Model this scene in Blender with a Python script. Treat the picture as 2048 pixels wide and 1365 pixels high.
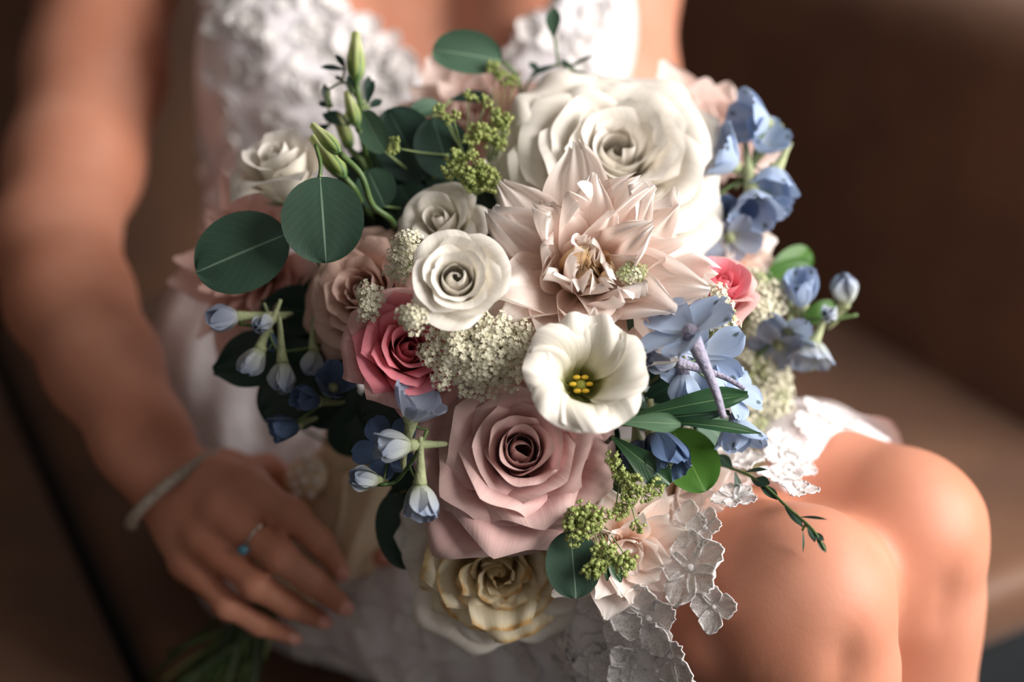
import bpy, math, random
import numpy as np
from mathutils import Vector, Matrix
from mathutils.bvhtree import BVHTree
import openvdb

for o in list(bpy.data.objects):
    bpy.data.objects.remove(o)
SC = bpy.context.scene
COL = SC.collection
PI = math.pi

# ------------------------------------------------------------------ camera
FPX = 2844.0
PITCH = math.radians(26.0)
CAMLOC = Vector((0, 0, 1.0))
cam = bpy.data.cameras.new('camera')
cam.sensor_width = 36.0
cam.lens = FPX * 36.0 / 2048.0
cam.clip_start = 0.02
cam.dof.use_dof = True
cam.dof.focus_distance = 0.775
cam.dof.aperture_fstop = 1.9
cam_o = bpy.data.objects.new('camera', cam)
COL.objects.link(cam_o)
cam_o.location = CAMLOC
cam_o.rotation_euler = (PI / 2 - PITCH, 0, 0)
SC.camera = cam_o
FWD = Vector((0, math.cos(PITCH), -math.sin(PITCH)))
RGT = Vector((1, 0, 0))
UPV = Vector((0, math.sin(PITCH), math.cos(PITCH)))

# ------------------------------------------------------------------ world, light, exposure
wd = bpy.data.worlds.new('world')
SC.world = wd
wd.use_nodes = True
bg = wd.node_tree.nodes['Background']
bg.inputs[0].default_value = (1.0, 0.92, 0.86, 1)
bg.inputs[1].default_value = 0.225
la = bpy.data.lights.new('window_light', 'AREA')
la.shape = 'RECTANGLE'
la.size = 1.1
la.size_y = 1.1
la.energy = 52
la.color = (1.0, 0.955, 0.91)
lo = bpy.data.objects.new('window_light', la)
COL.objects.link(lo)
lo.location = (1.22, 0.38, 1.26)
lo.rotation_euler = (Vector((0.0, 0.85, 0.62)) - lo.location).to_track_quat('-Z', 'Y').to_euler()
vs = SC.view_settings
vs.view_transform = 'Standard'
vs.look = 'None'
vs.gamma = 1.0
vs.use_curve_mapping = False
vs.exposure = 0.0


# ------------------------------------------------------------------ helpers
def P(px, py, d):
    return CAMLOC + FWD * d + RGT * ((px - 1024) / FPX * d) - UPV * ((py - 682.5) / FPX * d)


def camdir(ax, ay, az=1.0):
    """direction: ax right, ay up, az towards the camera"""
    return (RGT * ax + UPV * ay - FWD * az).normalized()


def D(px, py, off=0.0):
    d = 0.88
    rho = math.hypot(px - 1010, py - 650) / FPX * d
    return 0.92 - 0.165 * math.sqrt(max(0.0, 1 - (rho / 0.225) ** 2)) + off


def Q(px, py, off=0.0):
    return P(px, py, D(px, py, off))


def lin(h):
    h = h.lstrip('#')
    c = [int(h[i:i + 2], 16) / 255 for i in (0, 2, 4)]
    return tuple([x / 12.92 if x <= 0.04045 else ((x + 0.055) / 1.055) ** 2.4 for x in c] + [1.0])


def thing(name, label, cat, mat=None, group=None):
    o = bpy.data.objects.new(name, None)
    o.empty_display_size = 0.02
    COL.objects.link(o)
    o['label'] = label
    o['category'] = cat
    if group:
        o['group'] = group
    if mat is not None:
        o.matrix_world = mat
    return o


def tag(o, label, cat, group=None):
    o['label'] = label
    o['category'] = cat
    if group:
        o['group'] = group
    return o


def mk_mesh(name, V, F, uv=None):
    me = bpy.data.meshes.new(name)
    V = np.asarray(V, dtype=np.float32)
    if isinstance(F, np.ndarray):
        n, k = F.shape
        me.vertices.add(len(V))
        me.vertices.foreach_set('co', V.ravel())
        me.loops.add(n * k)
        me.loops.foreach_set('vertex_index', F.astype(np.int32).ravel())
        me.polygons.add(n)
        me.polygons.foreach_set('loop_start', np.arange(0, n * k, k, dtype=np.int32))
        me.update(calc_edges=True)
    else:
        me.from_pydata(V.tolist(), [], F)
    me.polygons.foreach_set('use_smooth', np.ones(len(me.polygons), dtype=bool))
    if uv is not None:
        lay = me.uv_layers.new(name='UVMap')
        idx = np.zeros(len(me.loops), dtype=np.int32)
        me.loops.foreach_get('vertex_index', idx)
        lay.data.foreach_set('uv', np.asarray(uv, dtype=np.float32)[idx].ravel())
    me.validate()
    return me


def add(name, me, mat, parent=None):
    o = bpy.data.objects.new(name, me)
    COL.objects.link(o)
    if mat is not None and len(me.materials) == 0:
        me.materials.append(mat)
    if parent is not None:
        o.parent = parent
    return o


def frame(pos, axis, roll=0.0):
    """matrix with local +Z along axis; local +Y is the camera's up as far as possible, then rolled"""
    z = Vector(axis).normalized()
    y = UPV - z * UPV.dot(z)
    if y.length < 1e-3:
        y = RGT.copy()
    y.normalize()
    x = y.cross(z)
    m = Matrix((x, y, z)).transposed().to_4x4()
    m = m @ Matrix.Rotation(roll, 4, 'Z')
    m.translation = pos
    return m


_gc = {}


def grid_faces(nu, nv):
    k = (nu, nv)
    if k not in _gc:
        i, j = np.meshgrid(np.arange(nv - 1), np.arange(nu - 1), indexing='ij')
        a = i * nu + j
        _gc[k] = np.stack([a, a + 1, a + nu + 1, a + nu], -1).reshape(-1, 4)
    return _gc[k]


def ip(pts, x):
    a = np.array(pts, dtype=float)
    x = np.clip(x, 0, 1)
    # smooth interpolation
    out = np.interp(x, a[:, 0], a[:, 1])
    return out


def sm(pts, n=61):
    """control points -> smooth dense table"""
    t = np.linspace(0, 1, n)
    y = ip(pts, t)
    ker = np.ones(9) / 9
    for _ in range(2):
        yp = np.concatenate([np.full(4, y[0]), y, np.full(4, y[-1])])
        y = np.convolve(yp, ker, 'valid')
    return t, y


ROUND = 'round'


def sheet(L, W, alpha, beta=((0, 0), (1, 0)), wprof=ROUND, tip=(0, 2), ruffle=(0, 2, 0), base=(0, 0),
          spiral=0.0, twist=0.0, nu=11, nv=14, vein=0.0, notch=0.0, flip=0.0, wrap=False, flipv=1.0, crinkle=0.0):
    """a petal or leaf: x across, y outwards, z along the flower's axis. alpha: angle of the spine from +z (deg)"""
    us = np.linspace(-1, 1, nu)
    if wprof == ROUND:
        vv = (1 - np.cos(np.linspace(0, PI, nv))) / 2
        wp = np.sqrt(np.clip(1 - (2 * vv - 1) ** 2, 0, 1))
    else:
        vv = 1 - (1 - np.linspace(0, 1, nv)) ** 1.35
        tw, yw = sm(wprof)
        wp = np.interp(vv, tw, yw)
    ta, ya = sm(alpha)
    ya = np.radians(ya)
    dt = 1.0 / (len(ta) - 1)
    sy = base[0] + L * np.concatenate([[0], np.cumsum(np.sin((ya[1:] + ya[:-1]) / 2) * dt)])
    sz = base[1] + L * np.concatenate([[0], np.cumsum(np.cos((ya[1:] + ya[:-1]) / 2) * dt)])
    tb, yb = sm(beta)
    V, U = np.meshgrid(vv, us, indexing='ij')
    Wv = np.repeat(wp[:, None], nu, 1) * W
    v2 = V * (1 - tip[0] * np.abs(U) ** tip[1]) - notch * np.exp(-(U / 0.12) ** 2) * V
    B = np.interp(V, tb, yb)
    B = np.where(np.abs(B) < 1e-3, 1e-3, B)
    X = Wv / B * np.sin(B * U)
    N = Wv / B * (1 - np.cos(B * U))
    N = N + spiral * U + ruffle[0] * np.sin(ruffle[1] * PI * U + ruffle[2]) * V ** 2
    if crinkle:
        N = N + crinkle * (np.sin(17 * U + 3 * V + ruffle[2]) + 0.6 * np.sin(29 * U + 1.3 * ruffle[2])) * V ** 5
    if flip:
        ev = np.clip((V - 0.80) / 0.20, 0, 1)
        eu = np.clip((np.abs(U) - 0.66) / 0.34, 0, 1) * np.clip(V * 1.6 - 0.35, 0, 1)
        N = N - flip * (flipv * ev ** 2 + eu ** 2 - 0.5 * ev ** 2 * eu ** 2)
    if vein:
        N = N - vein * np.exp(-(U / 0.10) ** 2) * np.sin(np.clip(V, 0, 1) * PI)
    if twist:
        a = twist * V
        X, N = X * np.cos(a) - N * np.sin(a), X * np.sin(a) + N * np.cos(a)
    A = np.interp(v2, ta, ya)
    if wrap:
        N = N - np.where(np.abs(B) < 1e-3, 0, Wv / B * (1 - np.cos(B * U)))
        rho = np.interp(v2, ta, sy) - np.cos(A) * N
        Z = np.interp(v2, ta, sz) + np.sin(A) * N
        phi = U * np.minimum(Wv / np.maximum(np.interp(V, ta, sy), 0.02 * L), 2.4)
        verts = np.stack([rho * np.sin(phi), rho * np.cos(phi), Z], -1).reshape(-1, 3)
        uv = np.stack([(U + 1) / 2, V], -1).reshape(-1, 2)
        return verts, grid_faces(nu, nv), uv
    Y = np.interp(v2, ta, sy) - np.cos(A) * N
    Z = np.interp(v2, ta, sz) + np.sin(A) * N
    verts = np.stack([X, Y, Z], -1).reshape(-1, 3)
    uv = np.stack([(U + 1) / 2, V], -1).reshape(-1, 2)
    return verts, grid_faces(nu, nv), uv


def rotz(V, a):
    c, s = math.cos(a), math.sin(a)
    return V @ np.array([[c, s, 0], [-s, c, 0], [0, 0, 1]])


def xform(V, m):
    a = np.array(m)
    return V @ a[:3, :3].T + a[:3, 3]


def catmull(pts, n=8):
    pts = [np.array(p, dtype=float) for p in pts]
    p = [2 * pts[0] - pts[1]] + pts + [2 * pts[-1] - pts[-2]]
    out = []
    for i in range(1, len(p) - 2):
        for k in range(n):
            t = k / n
            out.append(0.5 * (2 * p[i] + (p[i + 1] - p[i - 1]) * t + (2 * p[i - 1] - 5 * p[i] + 4 * p[i + 1] - p[i + 2]) * t * t
                              + (-p[i - 1] + 3 * p[i] - 3 * p[i + 1] + p[i + 2]) * t ** 3))
    out.append(pts[-1])
    return np.array(out)


def tube(path, rad, ns=8, cap=True):
    path = np.asarray(path, dtype=float)
    n = len(path)
    rad = np.interp(np.linspace(0, 1, n), np.linspace(0, 1, len(rad)), rad) if hasattr(rad, '__len__') else np.full(n, rad)
    T = np.gradient(path, axis=0)
    T /= np.linalg.norm(T, axis=1)[:, None] + 1e-12
    ref = np.array([0.3, 0.2, 0.93])
    if abs(T[0] @ ref) > 0.9:
        ref = np.array([1.0, 0, 0])
    x = np.cross(T[0], ref)
    x /= np.linalg.norm(x)
    V = []
    for i in range(n):
        x = x - T[i] * (x @ T[i])
        x /= np.linalg.norm(x) + 1e-12
        y = np.cross(T[i], x)
        a = np.linspace(0, 2 * PI, ns, endpoint=False)
        V.append(path[i] + rad[i] * (np.cos(a)[:, None] * x + np.sin(a)[:, None] * y))
    V = np.concatenate(V)
    F = []
    for i in range(n - 1):
        for j in range(ns):
            k = (j + 1) % ns
            F.append((i * ns + j, i * ns + k, (i + 1) * ns + k, (i + 1) * ns + j))
    if cap:
        F.append(tuple(range(ns - 1, -1, -1)))
        F.append(tuple(range((n - 1) * ns, n * ns)))
    return V, F


class MB:
    """collects pieces into one mesh"""
    def __init__(s):
        s.V, s.F, s.n = [], [], 0

    def put(s, V, F):
        s.V.append(np.asarray(V, dtype=float))
        s.F += [tuple(int(i) + s.n for i in f) for f in F]
        s.n += len(V)

    def mesh(s, name):
        return mk_mesh(name, np.concatenate(s.V), s.F)


def ball(c, r, nu=8, nv=5, sc=(1, 1, 1)):
    V, F = [], []
    for i in range(nv + 1):
        th = PI * i / nv
        for j in range(nu):
            ph = 2 * PI * j / nu
            V.append((c[0] + sc[0] * r * math.sin(th) * math.cos(ph), c[1] + sc[1] * r * math.sin(th) * math.sin(ph), c[2] + sc[2] * r * math.cos(th)))
    for i in range(nv):
        for j in range(nu):
            k = (j + 1) % nu
            F.append((i * nu + j, (i + 1) * nu + j, (i + 1) * nu + k, i * nu + k))
    return np.array(V), F


# ------------------------------------------------------------------ materials
def node_mat(name):
    m = bpy.data.materials.new(name)
    m.use_nodes = True
    nt = m.node_tree
    for n in list(nt.nodes):
        nt.nodes.remove(n)
    out = nt.nodes.new('ShaderNodeOutputMaterial')
    return m, nt, out


def ramp(nt, stops):
    r = nt.nodes.new('ShaderNodeValToRGB')
    e = r.color_ramp.elements
    while len(e) < len(stops):
        e.new(0.5)
    for k, (p, c) in enumerate(stops):
        e[k].position = p
        e[k].color = c
    return r


def petal_mat(name, stops, edge=None, transl=0.28, rough=0.55, vein=0.25, noise=0.12, vscale=26, emark=None):
    """stops: colour from base (0) to rim (1) of the petal; edge: colour of the outermost rim"""
    m, nt, out = node_mat(name)
    L = nt.links.new
    uv = nt.nodes.new('ShaderNodeUVMap')
    sep = nt.nodes.new('ShaderNodeSeparateXYZ')
    L(uv.outputs[0], sep.inputs[0])
    r = ramp(nt, [(p, lin(c)) for p, c in stops])
    obj = nt.nodes.new('ShaderNodeTexCoord')
    nz = nt.nodes.new('ShaderNodeTexNoise')
    nz.inputs['Scale'].default_value = 90
    nz.inputs['Detail'].default_value = 4
    L(obj.outputs['Object'], nz.inputs['Vector'])
    ma = nt.nodes.new('ShaderNodeMath')
    ma.operation = 'MULTIPLY_ADD'
    L(nz.outputs[0], ma.inputs[0])
    ma.inputs[1].default_value = noise * 2
    L(sep.outputs[1], ma.inputs[2])
    sb = nt.nodes.new('ShaderNodeMath')
    sb.operation = 'SUBTRACT'
    L(ma.outputs[0], sb.inputs[0])
    sb.inputs[1].default_value = noise
    L(sb.outputs[0], r.inputs[0])
    col = r.outputs[0]
    if edge:
        er = ramp(nt, [(edge[1], (0, 0, 0, 1)), (1.0, (1, 1, 1, 1))])
        L(sb.outputs[0], er.inputs[0])
        mx = nt.nodes.new('ShaderNodeMix')
        mx.data_type = 'RGBA'
        L(er.outputs[0], mx.inputs[0])
        L(col, mx.inputs[6])
        mx.inputs[7].default_value = lin(edge[0])
        col = mx.outputs[2]
    if emark:
        # small dark spot near the tip of the petal
        s1 = nt.nodes.new('ShaderNodeVectorMath')
        s1.operation = 'DISTANCE'
        L(uv.outputs[0], s1.inputs[0])
        s1.inputs[1].default_value = (0.5, 0.86, 0)
        er = ramp(nt, [(0.05, (1, 1, 1, 1)), (0.11, (0, 0, 0, 1))])
        L(s1.outputs['Value'], er.inputs[0])
        mx = nt.nodes.new('ShaderNodeMix')
        mx.data_type = 'RGBA'
        L(er.outputs[0], mx.inputs[0])
        L(col, mx.inputs[6])
        mx.inputs[7].default_value = lin(emark)
        col = mx.outputs[2]
    # fine veins running along the petal
    wv = nt.nodes.new('ShaderNodeTexNoise')
    wv.inputs['Scale'].default_value = 1.0
    wv.inputs['Detail'].default_value = 3
    mp = nt.nodes.new('ShaderNodeMapping')
    mp.inputs['Scale'].default_value = (vscale, 1.6, 1)
    L(uv.outputs[0], mp.inputs[0])
    L(mp.outputs[0], wv.inputs['Vector'])
    bp = nt.nodes.new('ShaderNodeBump')
    bp.inputs['Strength'].default_value = vein
    bp.inputs['Distance'].default_value = 0.0012
    L(wv.outputs[0], bp.inputs['Height'])
    hs = nt.nodes.new('ShaderNodeHueSaturation')
    vr = nt.nodes.new('ShaderNodeMapRange')
    vr.inputs[1].default_value = 0.3
    vr.inputs[2].default_value = 0.7
    vr.inputs[3].default_value = 1 - 0.06
    vr.inputs[4].default_value = 1 + 0.04
    L(wv.outputs[0], vr.inputs[0])
    L(vr.outputs[0], hs.inputs['Value'])
    L(col, hs.inputs['Color'])
    pb = nt.nodes.new('ShaderNodeBsdfPrincipled')
    L(hs.outputs[0], pb.inputs['Base Color'])
    pb.inputs['Roughness'].default_value = rough
    pb.inputs['Specular IOR Level'].default_value = 0.25
    pb.inputs['Sheen Weight'].default_value = 0.15
    L(bp.outputs[0], pb.inputs['Normal'])
    tr = nt.nodes.new('ShaderNodeBsdfTranslucent')
    L(hs.outputs[0], tr.inputs[0])
    mix = nt.nodes.new('ShaderNodeMixShader')
    mix.inputs[0].default_value = transl
    L(pb.outputs[0], mix.inputs[1])
    L(tr.outputs[0], mix.inputs[2])
    L(mix.outputs[0], out.inputs[0])
    return m


def leaf_mat(name, c1, c2, rib='#7d9a80', rough=0.5, transl=0.12, ribw=0.018, spec=0.4, scale=22):
    m, nt, out = node_mat(name)
    L = nt.links.new
    uv = nt.nodes.new('ShaderNodeUVMap')
    sep = nt.nodes.new('ShaderNodeSeparateXYZ')
    L(uv.outputs[0], sep.inputs[0])
    a = nt.nodes.new('ShaderNodeMath')
    a.operation = 'SUBTRACT'
    L(sep.outputs[0], a.inputs[0])
    a.inputs[1].default_value = 0.5
    b = nt.nodes.new('ShaderNodeMath')
    b.operation = 'ABSOLUTE'
    L(a.outputs[0], b.inputs[0])
    # side veins: bands of v - k*|u|
    c = nt.nodes.new('ShaderNodeMath')
    c.operation = 'MULTIPLY_ADD'
    L(b.outputs[0], c.inputs[0])
    c.inputs[1].default_value = -0.9
    L(sep.outputs[1], c.inputs[2])
    d = nt.nodes.new('ShaderNodeMath')
    d.operation = 'MULTIPLY'
    L(c.outputs[0], d.inputs[0])
    d.inputs[1].default_value = 9.0
    fr = nt.nodes.new('ShaderNodeMath')
    fr.operation = 'PINGPONG'
    L(d.outputs[0], fr.inputs[0])
    fr.inputs[1].default_value = 0.5
    sv = ramp(nt, [(0.0, (0.12, 0.12, 0.12, 1)), (0.06, (0, 0, 0, 1))])
    L(fr.outputs[0], sv.inputs[0])
    rb = ramp(nt, [(ribw * 0.4, (1, 1, 1, 1)), (ribw, (0, 0, 0, 1))])
    L(b.outputs[0], rb.inputs[0])
    mxv = nt.nodes.new('ShaderNodeMath')
    mxv.operation = 'MAXIMUM'
    L(rb.outputs[0], mxv.inputs[0])
    L(sv.outputs[0], mxv.inputs[1])
    obj = nt.nodes.new('ShaderNodeTexCoord')
    nz = nt.nodes.new('ShaderNodeTexNoise')
    nz.inputs['Scale'].default_value = scale
    nz.inputs['Detail'].default_value = 5
    L(obj.outputs['Object'], nz.inputs['Vector'])
    r = ramp(nt, [(0.35, lin(c1)), (0.68, lin(c2))])
    L(nz.outputs[0], r.inputs[0])
    mx = nt.nodes.new('ShaderNodeMix')
    mx.data_type = 'RGBA'
    f2 = nt.nodes.new('ShaderNodeMath')
    f2.operation = 'MULTIPLY'
    L(mxv.outputs[0], f2.inputs[0])
    f2.inputs[1].default_value = 0.75
    L(f2.outputs[0], mx.inputs[0])
    L(r.outputs[0], mx.inputs[6])
    mx.inputs[7].default_value = lin(rib)
    bp = nt.nodes.new('ShaderNodeBump')
    bp.inputs['Strength'].default_value = 0.25
    bp.inputs['Distance'].default_value = 0.001
    L(mxv.outputs[0], bp.inputs['Height'])
    pb = nt.nodes.new('ShaderNodeBsdfPrincipled')
    L(mx.outputs[2], pb.inputs['Base Color'])
    pb.inputs['Roughness'].default_value = rough
    pb.inputs['Specular IOR Level'].default_value = spec
    L(bp.outputs[0], pb.inputs['Normal'])
    tr = nt.nodes.new('ShaderNodeBsdfTranslucent')
    L(mx.outputs[2], tr.inputs[0])
    mix = nt.nodes.new('ShaderNodeMixShader')
    mix.inputs[0].default_value = transl
    L(pb.outputs[0], mix.inputs[1])
    L(tr.outputs[0], mix.inputs[2])
    L(mix.outputs[0], out.inputs[0])
    return m


def plain_mat(name, c1, c2=None, rough=0.5, scale=40, bump=0.0, bscale=200, sss=0.0, sssr=(0.01, 0.004, 0.002), metal=0.0,
              spec=0.5, sheen=0.0, alpha=1.0, coat=0.0, detail=4):
    m, nt, out = node_mat(name)
    L = nt.links.new
    pb = nt.nodes.new('ShaderNodeBsdfPrincipled')
    obj = nt.nodes.new('ShaderNodeTexCoord')
    nz = nt.nodes.new('ShaderNodeTexNoise')
    nz.inputs['Scale'].default_value = scale
    nz.inputs['Detail'].default_value = detail
    L(obj.outputs['Object'], nz.inputs['Vector'])
    r = ramp(nt, [(0.35, lin(c1)), (0.65, lin(c2 or c1))])
    L(nz.outputs[0], r.inputs[0])
    L(r.outputs[0], pb.inputs['Base Color'])
    pb.inputs['Roughness'].default_value = rough
    pb.inputs['Metallic'].default_value = metal
    pb.inputs['Specular IOR Level'].default_value = spec
    pb.inputs['Sheen Weight'].default_value = sheen
    pb.inputs['Alpha'].default_value = alpha
    pb.inputs['Coat Weight'].default_value = coat
    if sss:
        pb.inputs['Subsurface Weight'].default_value = sss
        pb.inputs['Subsurface Radius'].default_value = sssr
        pb.inputs['Subsurface Scale'].default_value = 1.0
    if bump:
        n2 = nt.nodes.new('ShaderNodeTexNoise')
        n2.inputs['Scale'].default_value = bscale
        n2.inputs['Detail'].default_value = 3
        L(obj.outputs['Object'], n2.inputs['Vector'])
        bp = nt.nodes.new('ShaderNodeBump')
        bp.inputs['Strength'].default_value = bump
        bp.inputs['Distance'].default_value = 0.002
        L(n2.outputs[0], bp.inputs['Height'])
        L(bp.outputs[0], pb.inputs['Normal'])
    L(pb.outputs[0], out.inputs[0])
    return m


def lace_mat():
    """white cord lace, slightly see-through between the threads"""
    m, nt, out = node_mat('lace_applique')
    L = nt.links.new
    pb = nt.nodes.new('ShaderNodeBsdfPrincipled')
    pb.inputs['Base Color'].default_value = lin('#f6f2f1')
    pb.inputs['Roughness'].default_value = 0.85
    t = nt.nodes.new('ShaderNodeBsdfTransparent')
    tc = nt.nodes.new('ShaderNodeTexCoord')
    vo = nt.nodes.new('ShaderNodeTexVoronoi')
    vo.feature = 'DISTANCE_TO_EDGE'
    vo.inputs['Scale'].default_value = 9
    L(tc.outputs['Object'], vo.inputs['Vector'])
    r = ramp(nt, [(0.05, (1, 1, 1, 1)), (0.16, (0.62, 0.62, 0.62, 1))])
    L(vo.outputs['Distance'], r.inputs[0])
    mix = nt.nodes.new('ShaderNodeMixShader')
    L(r.outputs[0], mix.inputs[0])
    L(t.outputs[0], mix.inputs[1])
    L(pb.outputs[0], mix.inputs[2])
    L(mix.outputs[0], out.inputs[0])
    return m


M = {}
M['mauve'] = petal_mat('mauve_petal', [(0, '#bb7470'), (0.45, '#d09c9a'), (0.85, '#dfb8b4'), (1, '#e4c4be')], noise=0.10, transl=0.22)
M['dusty'] = petal_mat('dusty_peach_petal', [(0, '#c49078'), (0.5, '#dcb4a2'), (1, '#e6c6b8')], transl=0.28)
M['pink'] = petal_mat('pink_petal', [(0, '#d2485f'), (0.55, '#e86f82'), (1, '#f094a0')], transl=0.25)
M['palepink'] = petal_mat('pale_pink_petal', [(0, '#d98b92'), (0.5, '#e3a8a8'), (1, '#e8bab6')])
M['white'] = petal_mat('white_petal', [(0, '#d3d2a4'), (0.3, '#f0ead9'), (1, '#f6f1e9')], transl=0.22, vein=0.18)
M['whitethroat'] = petal_mat('white_petal_olive_throat', [(0, '#767a30'), (0.25, '#a9a866'), (0.42, '#e9e4cf'), (1, '#f6f1e9')], transl=0.25, vein=0.3)
M['gardenwhite'] = petal_mat('ivory_petal', [(0, '#efdfae'), (0.4, '#efe7d8'), (1, '#f0ebe3')], transl=0.26, vein=0.15)
M['blush'] = petal_mat('blush_petal', [(0, '#fad49c'), (0.3, '#fce3d2'), (0.65, '#fcece4'), (1, '#fff8f3')], transl=0.33, vein=0.15)
M['blushpink'] = petal_mat('blush_pink_petal', [(0, '#e6bca8'), (0.4, '#ecccc0'), (1, '#f1ddd5')], transl=0.28)
M['mauvedahlia'] = petal_mat('rosy_dahlia_petal', [(0, '#cc9480'), (0.5, '#e0b2a6'), (1, '#ebc8be')], transl=0.30)
M['cream'] = petal_mat('cream_petal', [(0, '#e8c478'), (0.5, '#f2dfae'), (0.9, '#f6ebd0'), (1, '#ecd6a4')], edge=('#cda368', 0.95), noise=0.12, transl=0.24)
M['apricot'] = petal_mat('apricot_petal', [(0, '#e2a85c'), (0.5, '#f0c98d'), (1, '#f3ddbb')])
M['blue'] = petal_mat('blue_petal', [(0, '#c0ccd8'), (0.4, '#b4c6e0'), (1, '#a8bde0')], emark='#56666a', transl=0.25)
M['greyblue'] = petal_mat('grey_blue_petal', [(0, '#c2c6b4'), (0.35, '#aab2c4'), (1, '#9aa5bf')], transl=0.3)
M['whiteblue'] = petal_mat('whitish_blue_petal', [(0, '#98a36c'), (0.35, '#b5bbb6'), (0.8, '#aab3c2'), (1, '#8191ac')], transl=0.2)
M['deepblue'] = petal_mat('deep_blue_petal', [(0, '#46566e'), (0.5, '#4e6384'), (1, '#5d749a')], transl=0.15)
M['spur'] = plain_mat('lilac_spur', '#a8a0b0', '#8f8fa8', rough=0.8, scale=300, bump=0.8, bscale=700)
M['spurgreen'] = plain_mat('green_spur', '#a7ad84', '#8f9870', rough=0.7, scale=200, bump=0.4, bscale=600)
M['euca'] = leaf_mat('eucalyptus_leaf', '#2a4234', '#375342', rough=0.55, rib='#7f9a86')
M['eucadark'] = leaf_mat('dark_eucalyptus_leaf', '#1d332b', '#284238', rough=0.5, rib='#4f6f62')
M['eucalight'] = leaf_mat('light_eucalyptus_leaf', '#44624e', '#54725c', rough=0.55, rib='#8ea78f')
M['leafdark'] = leaf_mat('dark_green_leaf', '#142c22', '#1d3a2a', rough=0.35, rib='#35553c')
M['ruscus'] = leaf_mat('ruscus_leaf', '#1c3a22', '#2a4f2e', rough=0.32, rib='#6f8d5e', ribw=0.03, spec=0.5)
M['ruscuslight'] = leaf_mat('pale_ruscus_leaf', '#4d6d52', '#5d7d60', rough=0.4, rib='#8da483', ribw=0.03)
M['bright'] = leaf_mat('bright_green_leaf', '#3c6a24', '#4f7f2c', rough=0.4, rib='#7a9e50', transl=0.3)
M['stem'] = plain_mat('green_stem', '#3f5a2c', '#5b7240', rough=0.5, scale=60)
M['stemdark'] = plain_mat('dark_stem', '#1b2c16', '#3a4d22', rough=0.5, scale=60)
M['stempale'] = plain_mat('pale_green_stem', '#7a8f58', '#94a56c', rough=0.5, scale=60)
M['bud'] = petal_mat('lisianthus_bud', [(0, '#5f7f3c'), (0.3, '#98aa62'), (0.8, '#c9cf9a'), (1, '#a9b56c')], transl=0.15)
M['sepal'] = plain_mat('bud_sepal', '#3f6138', '#5a7d48', rough=0.5)
M['lacewhite'] = plain_mat('lace_floret', '#e8e4d0', '#d2ceb2', rough=0.7, scale=300)
M['lacegreen'] = plain_mat('lace_green', '#8d9a66', '#b5b98a', rough=0.7, scale=300)
M['umbel'] = plain_mat('green_floret', '#7d8e46', '#a8b06c', rough=0.6, scale=400)
M['stamen'] = plain_mat('yellow_stamen', '#d8a818', '#e6c23c', rough=0.6)
M['throat'] = plain_mat('throat_green', '#7d8430', '#93963f', rough=0.6)
M['skin'] = plain_mat('skin', '#ca8e76', '#c08066', rough=0.5, scale=14, bump=0.05, bscale=500, sss=0.25, sssr=(0.012, 0.005, 0.003), spec=0.3)
M['nail'] = plain_mat('nail', '#d79a8c', '#dba396', rough=0.25)
M['hair'] = plain_mat('hair', '#4a3222', '#6a4a32', rough=0.45, scale=120)
M['dress'] = plain_mat('dress_cloth', '#f0ecef', '#e2dde2', rough=0.8, scale=60, bump=0.7, bscale=120, sheen=0.3)
M['lace'] = lace_mat()
M['ribbon'] = plain_mat('satin_ribbon', '#ead6ba', '#dcc3a2', rough=0.35, scale=20, spec=0.5)
M['pearl'] = plain_mat('pearl', '#efe8e2', '#e6dcd6', rough=0.2, coat=0.6)
M['silver'] = plain_mat('pale_bead', '#b5a698', '#96887c', rough=0.4, scale=500)
M['metal'] = plain_mat('silver_metal', '#cfc4b8', '#cfc4b8', rough=0.2, metal=1.0)
M['gem'] = plain_mat('blue_gem', '#2f6f86', '#3f8aa0', rough=0.08, coat=1.0)
M['leather'] = plain_mat('brown_leather', '#6c4c38', '#5c4030', rough=0.55, scale=9, bump=0.25, bscale=90, spec=0.35, sheen=0.1, detail=6)
M['sofashade'] = plain_mat('shade_black_sofa_base', '#11181c', '#0c1216', rough=0.8, scale=30)  # near-black colour stands in for the shade below the seat edge
M['floor'] = plain_mat('floor_dark', '#10181c', '#182026', rough=0.5, scale=6)


def tulle_mat():
    m, nt, out = node_mat('tulle')
    L = nt.links.new
    pb = nt.nodes.new('ShaderNodeBsdfPrincipled')
    pb.inputs['Base Color'].default_value = lin('#e6dcdc')
    pb.inputs['Roughness'].default_value = 0.8
    t = nt.nodes.new('ShaderNodeBsdfTransparent')
    mix = nt.nodes.new('ShaderNodeMixShader')
    mix.inputs[0].default_value = 0.45
    L(t.outputs[0], mix.inputs[1])
    L(pb.outputs[0], mix.inputs[2])
    L(mix.outputs[0], out.inputs[0])
    return m


M['tulle'] = tulle_mat()


# ------------------------------------------------------------------ setting: floor and sofa
import bmesh


def struct(o):
    o['kind'] = 'structure'
    return o


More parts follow.
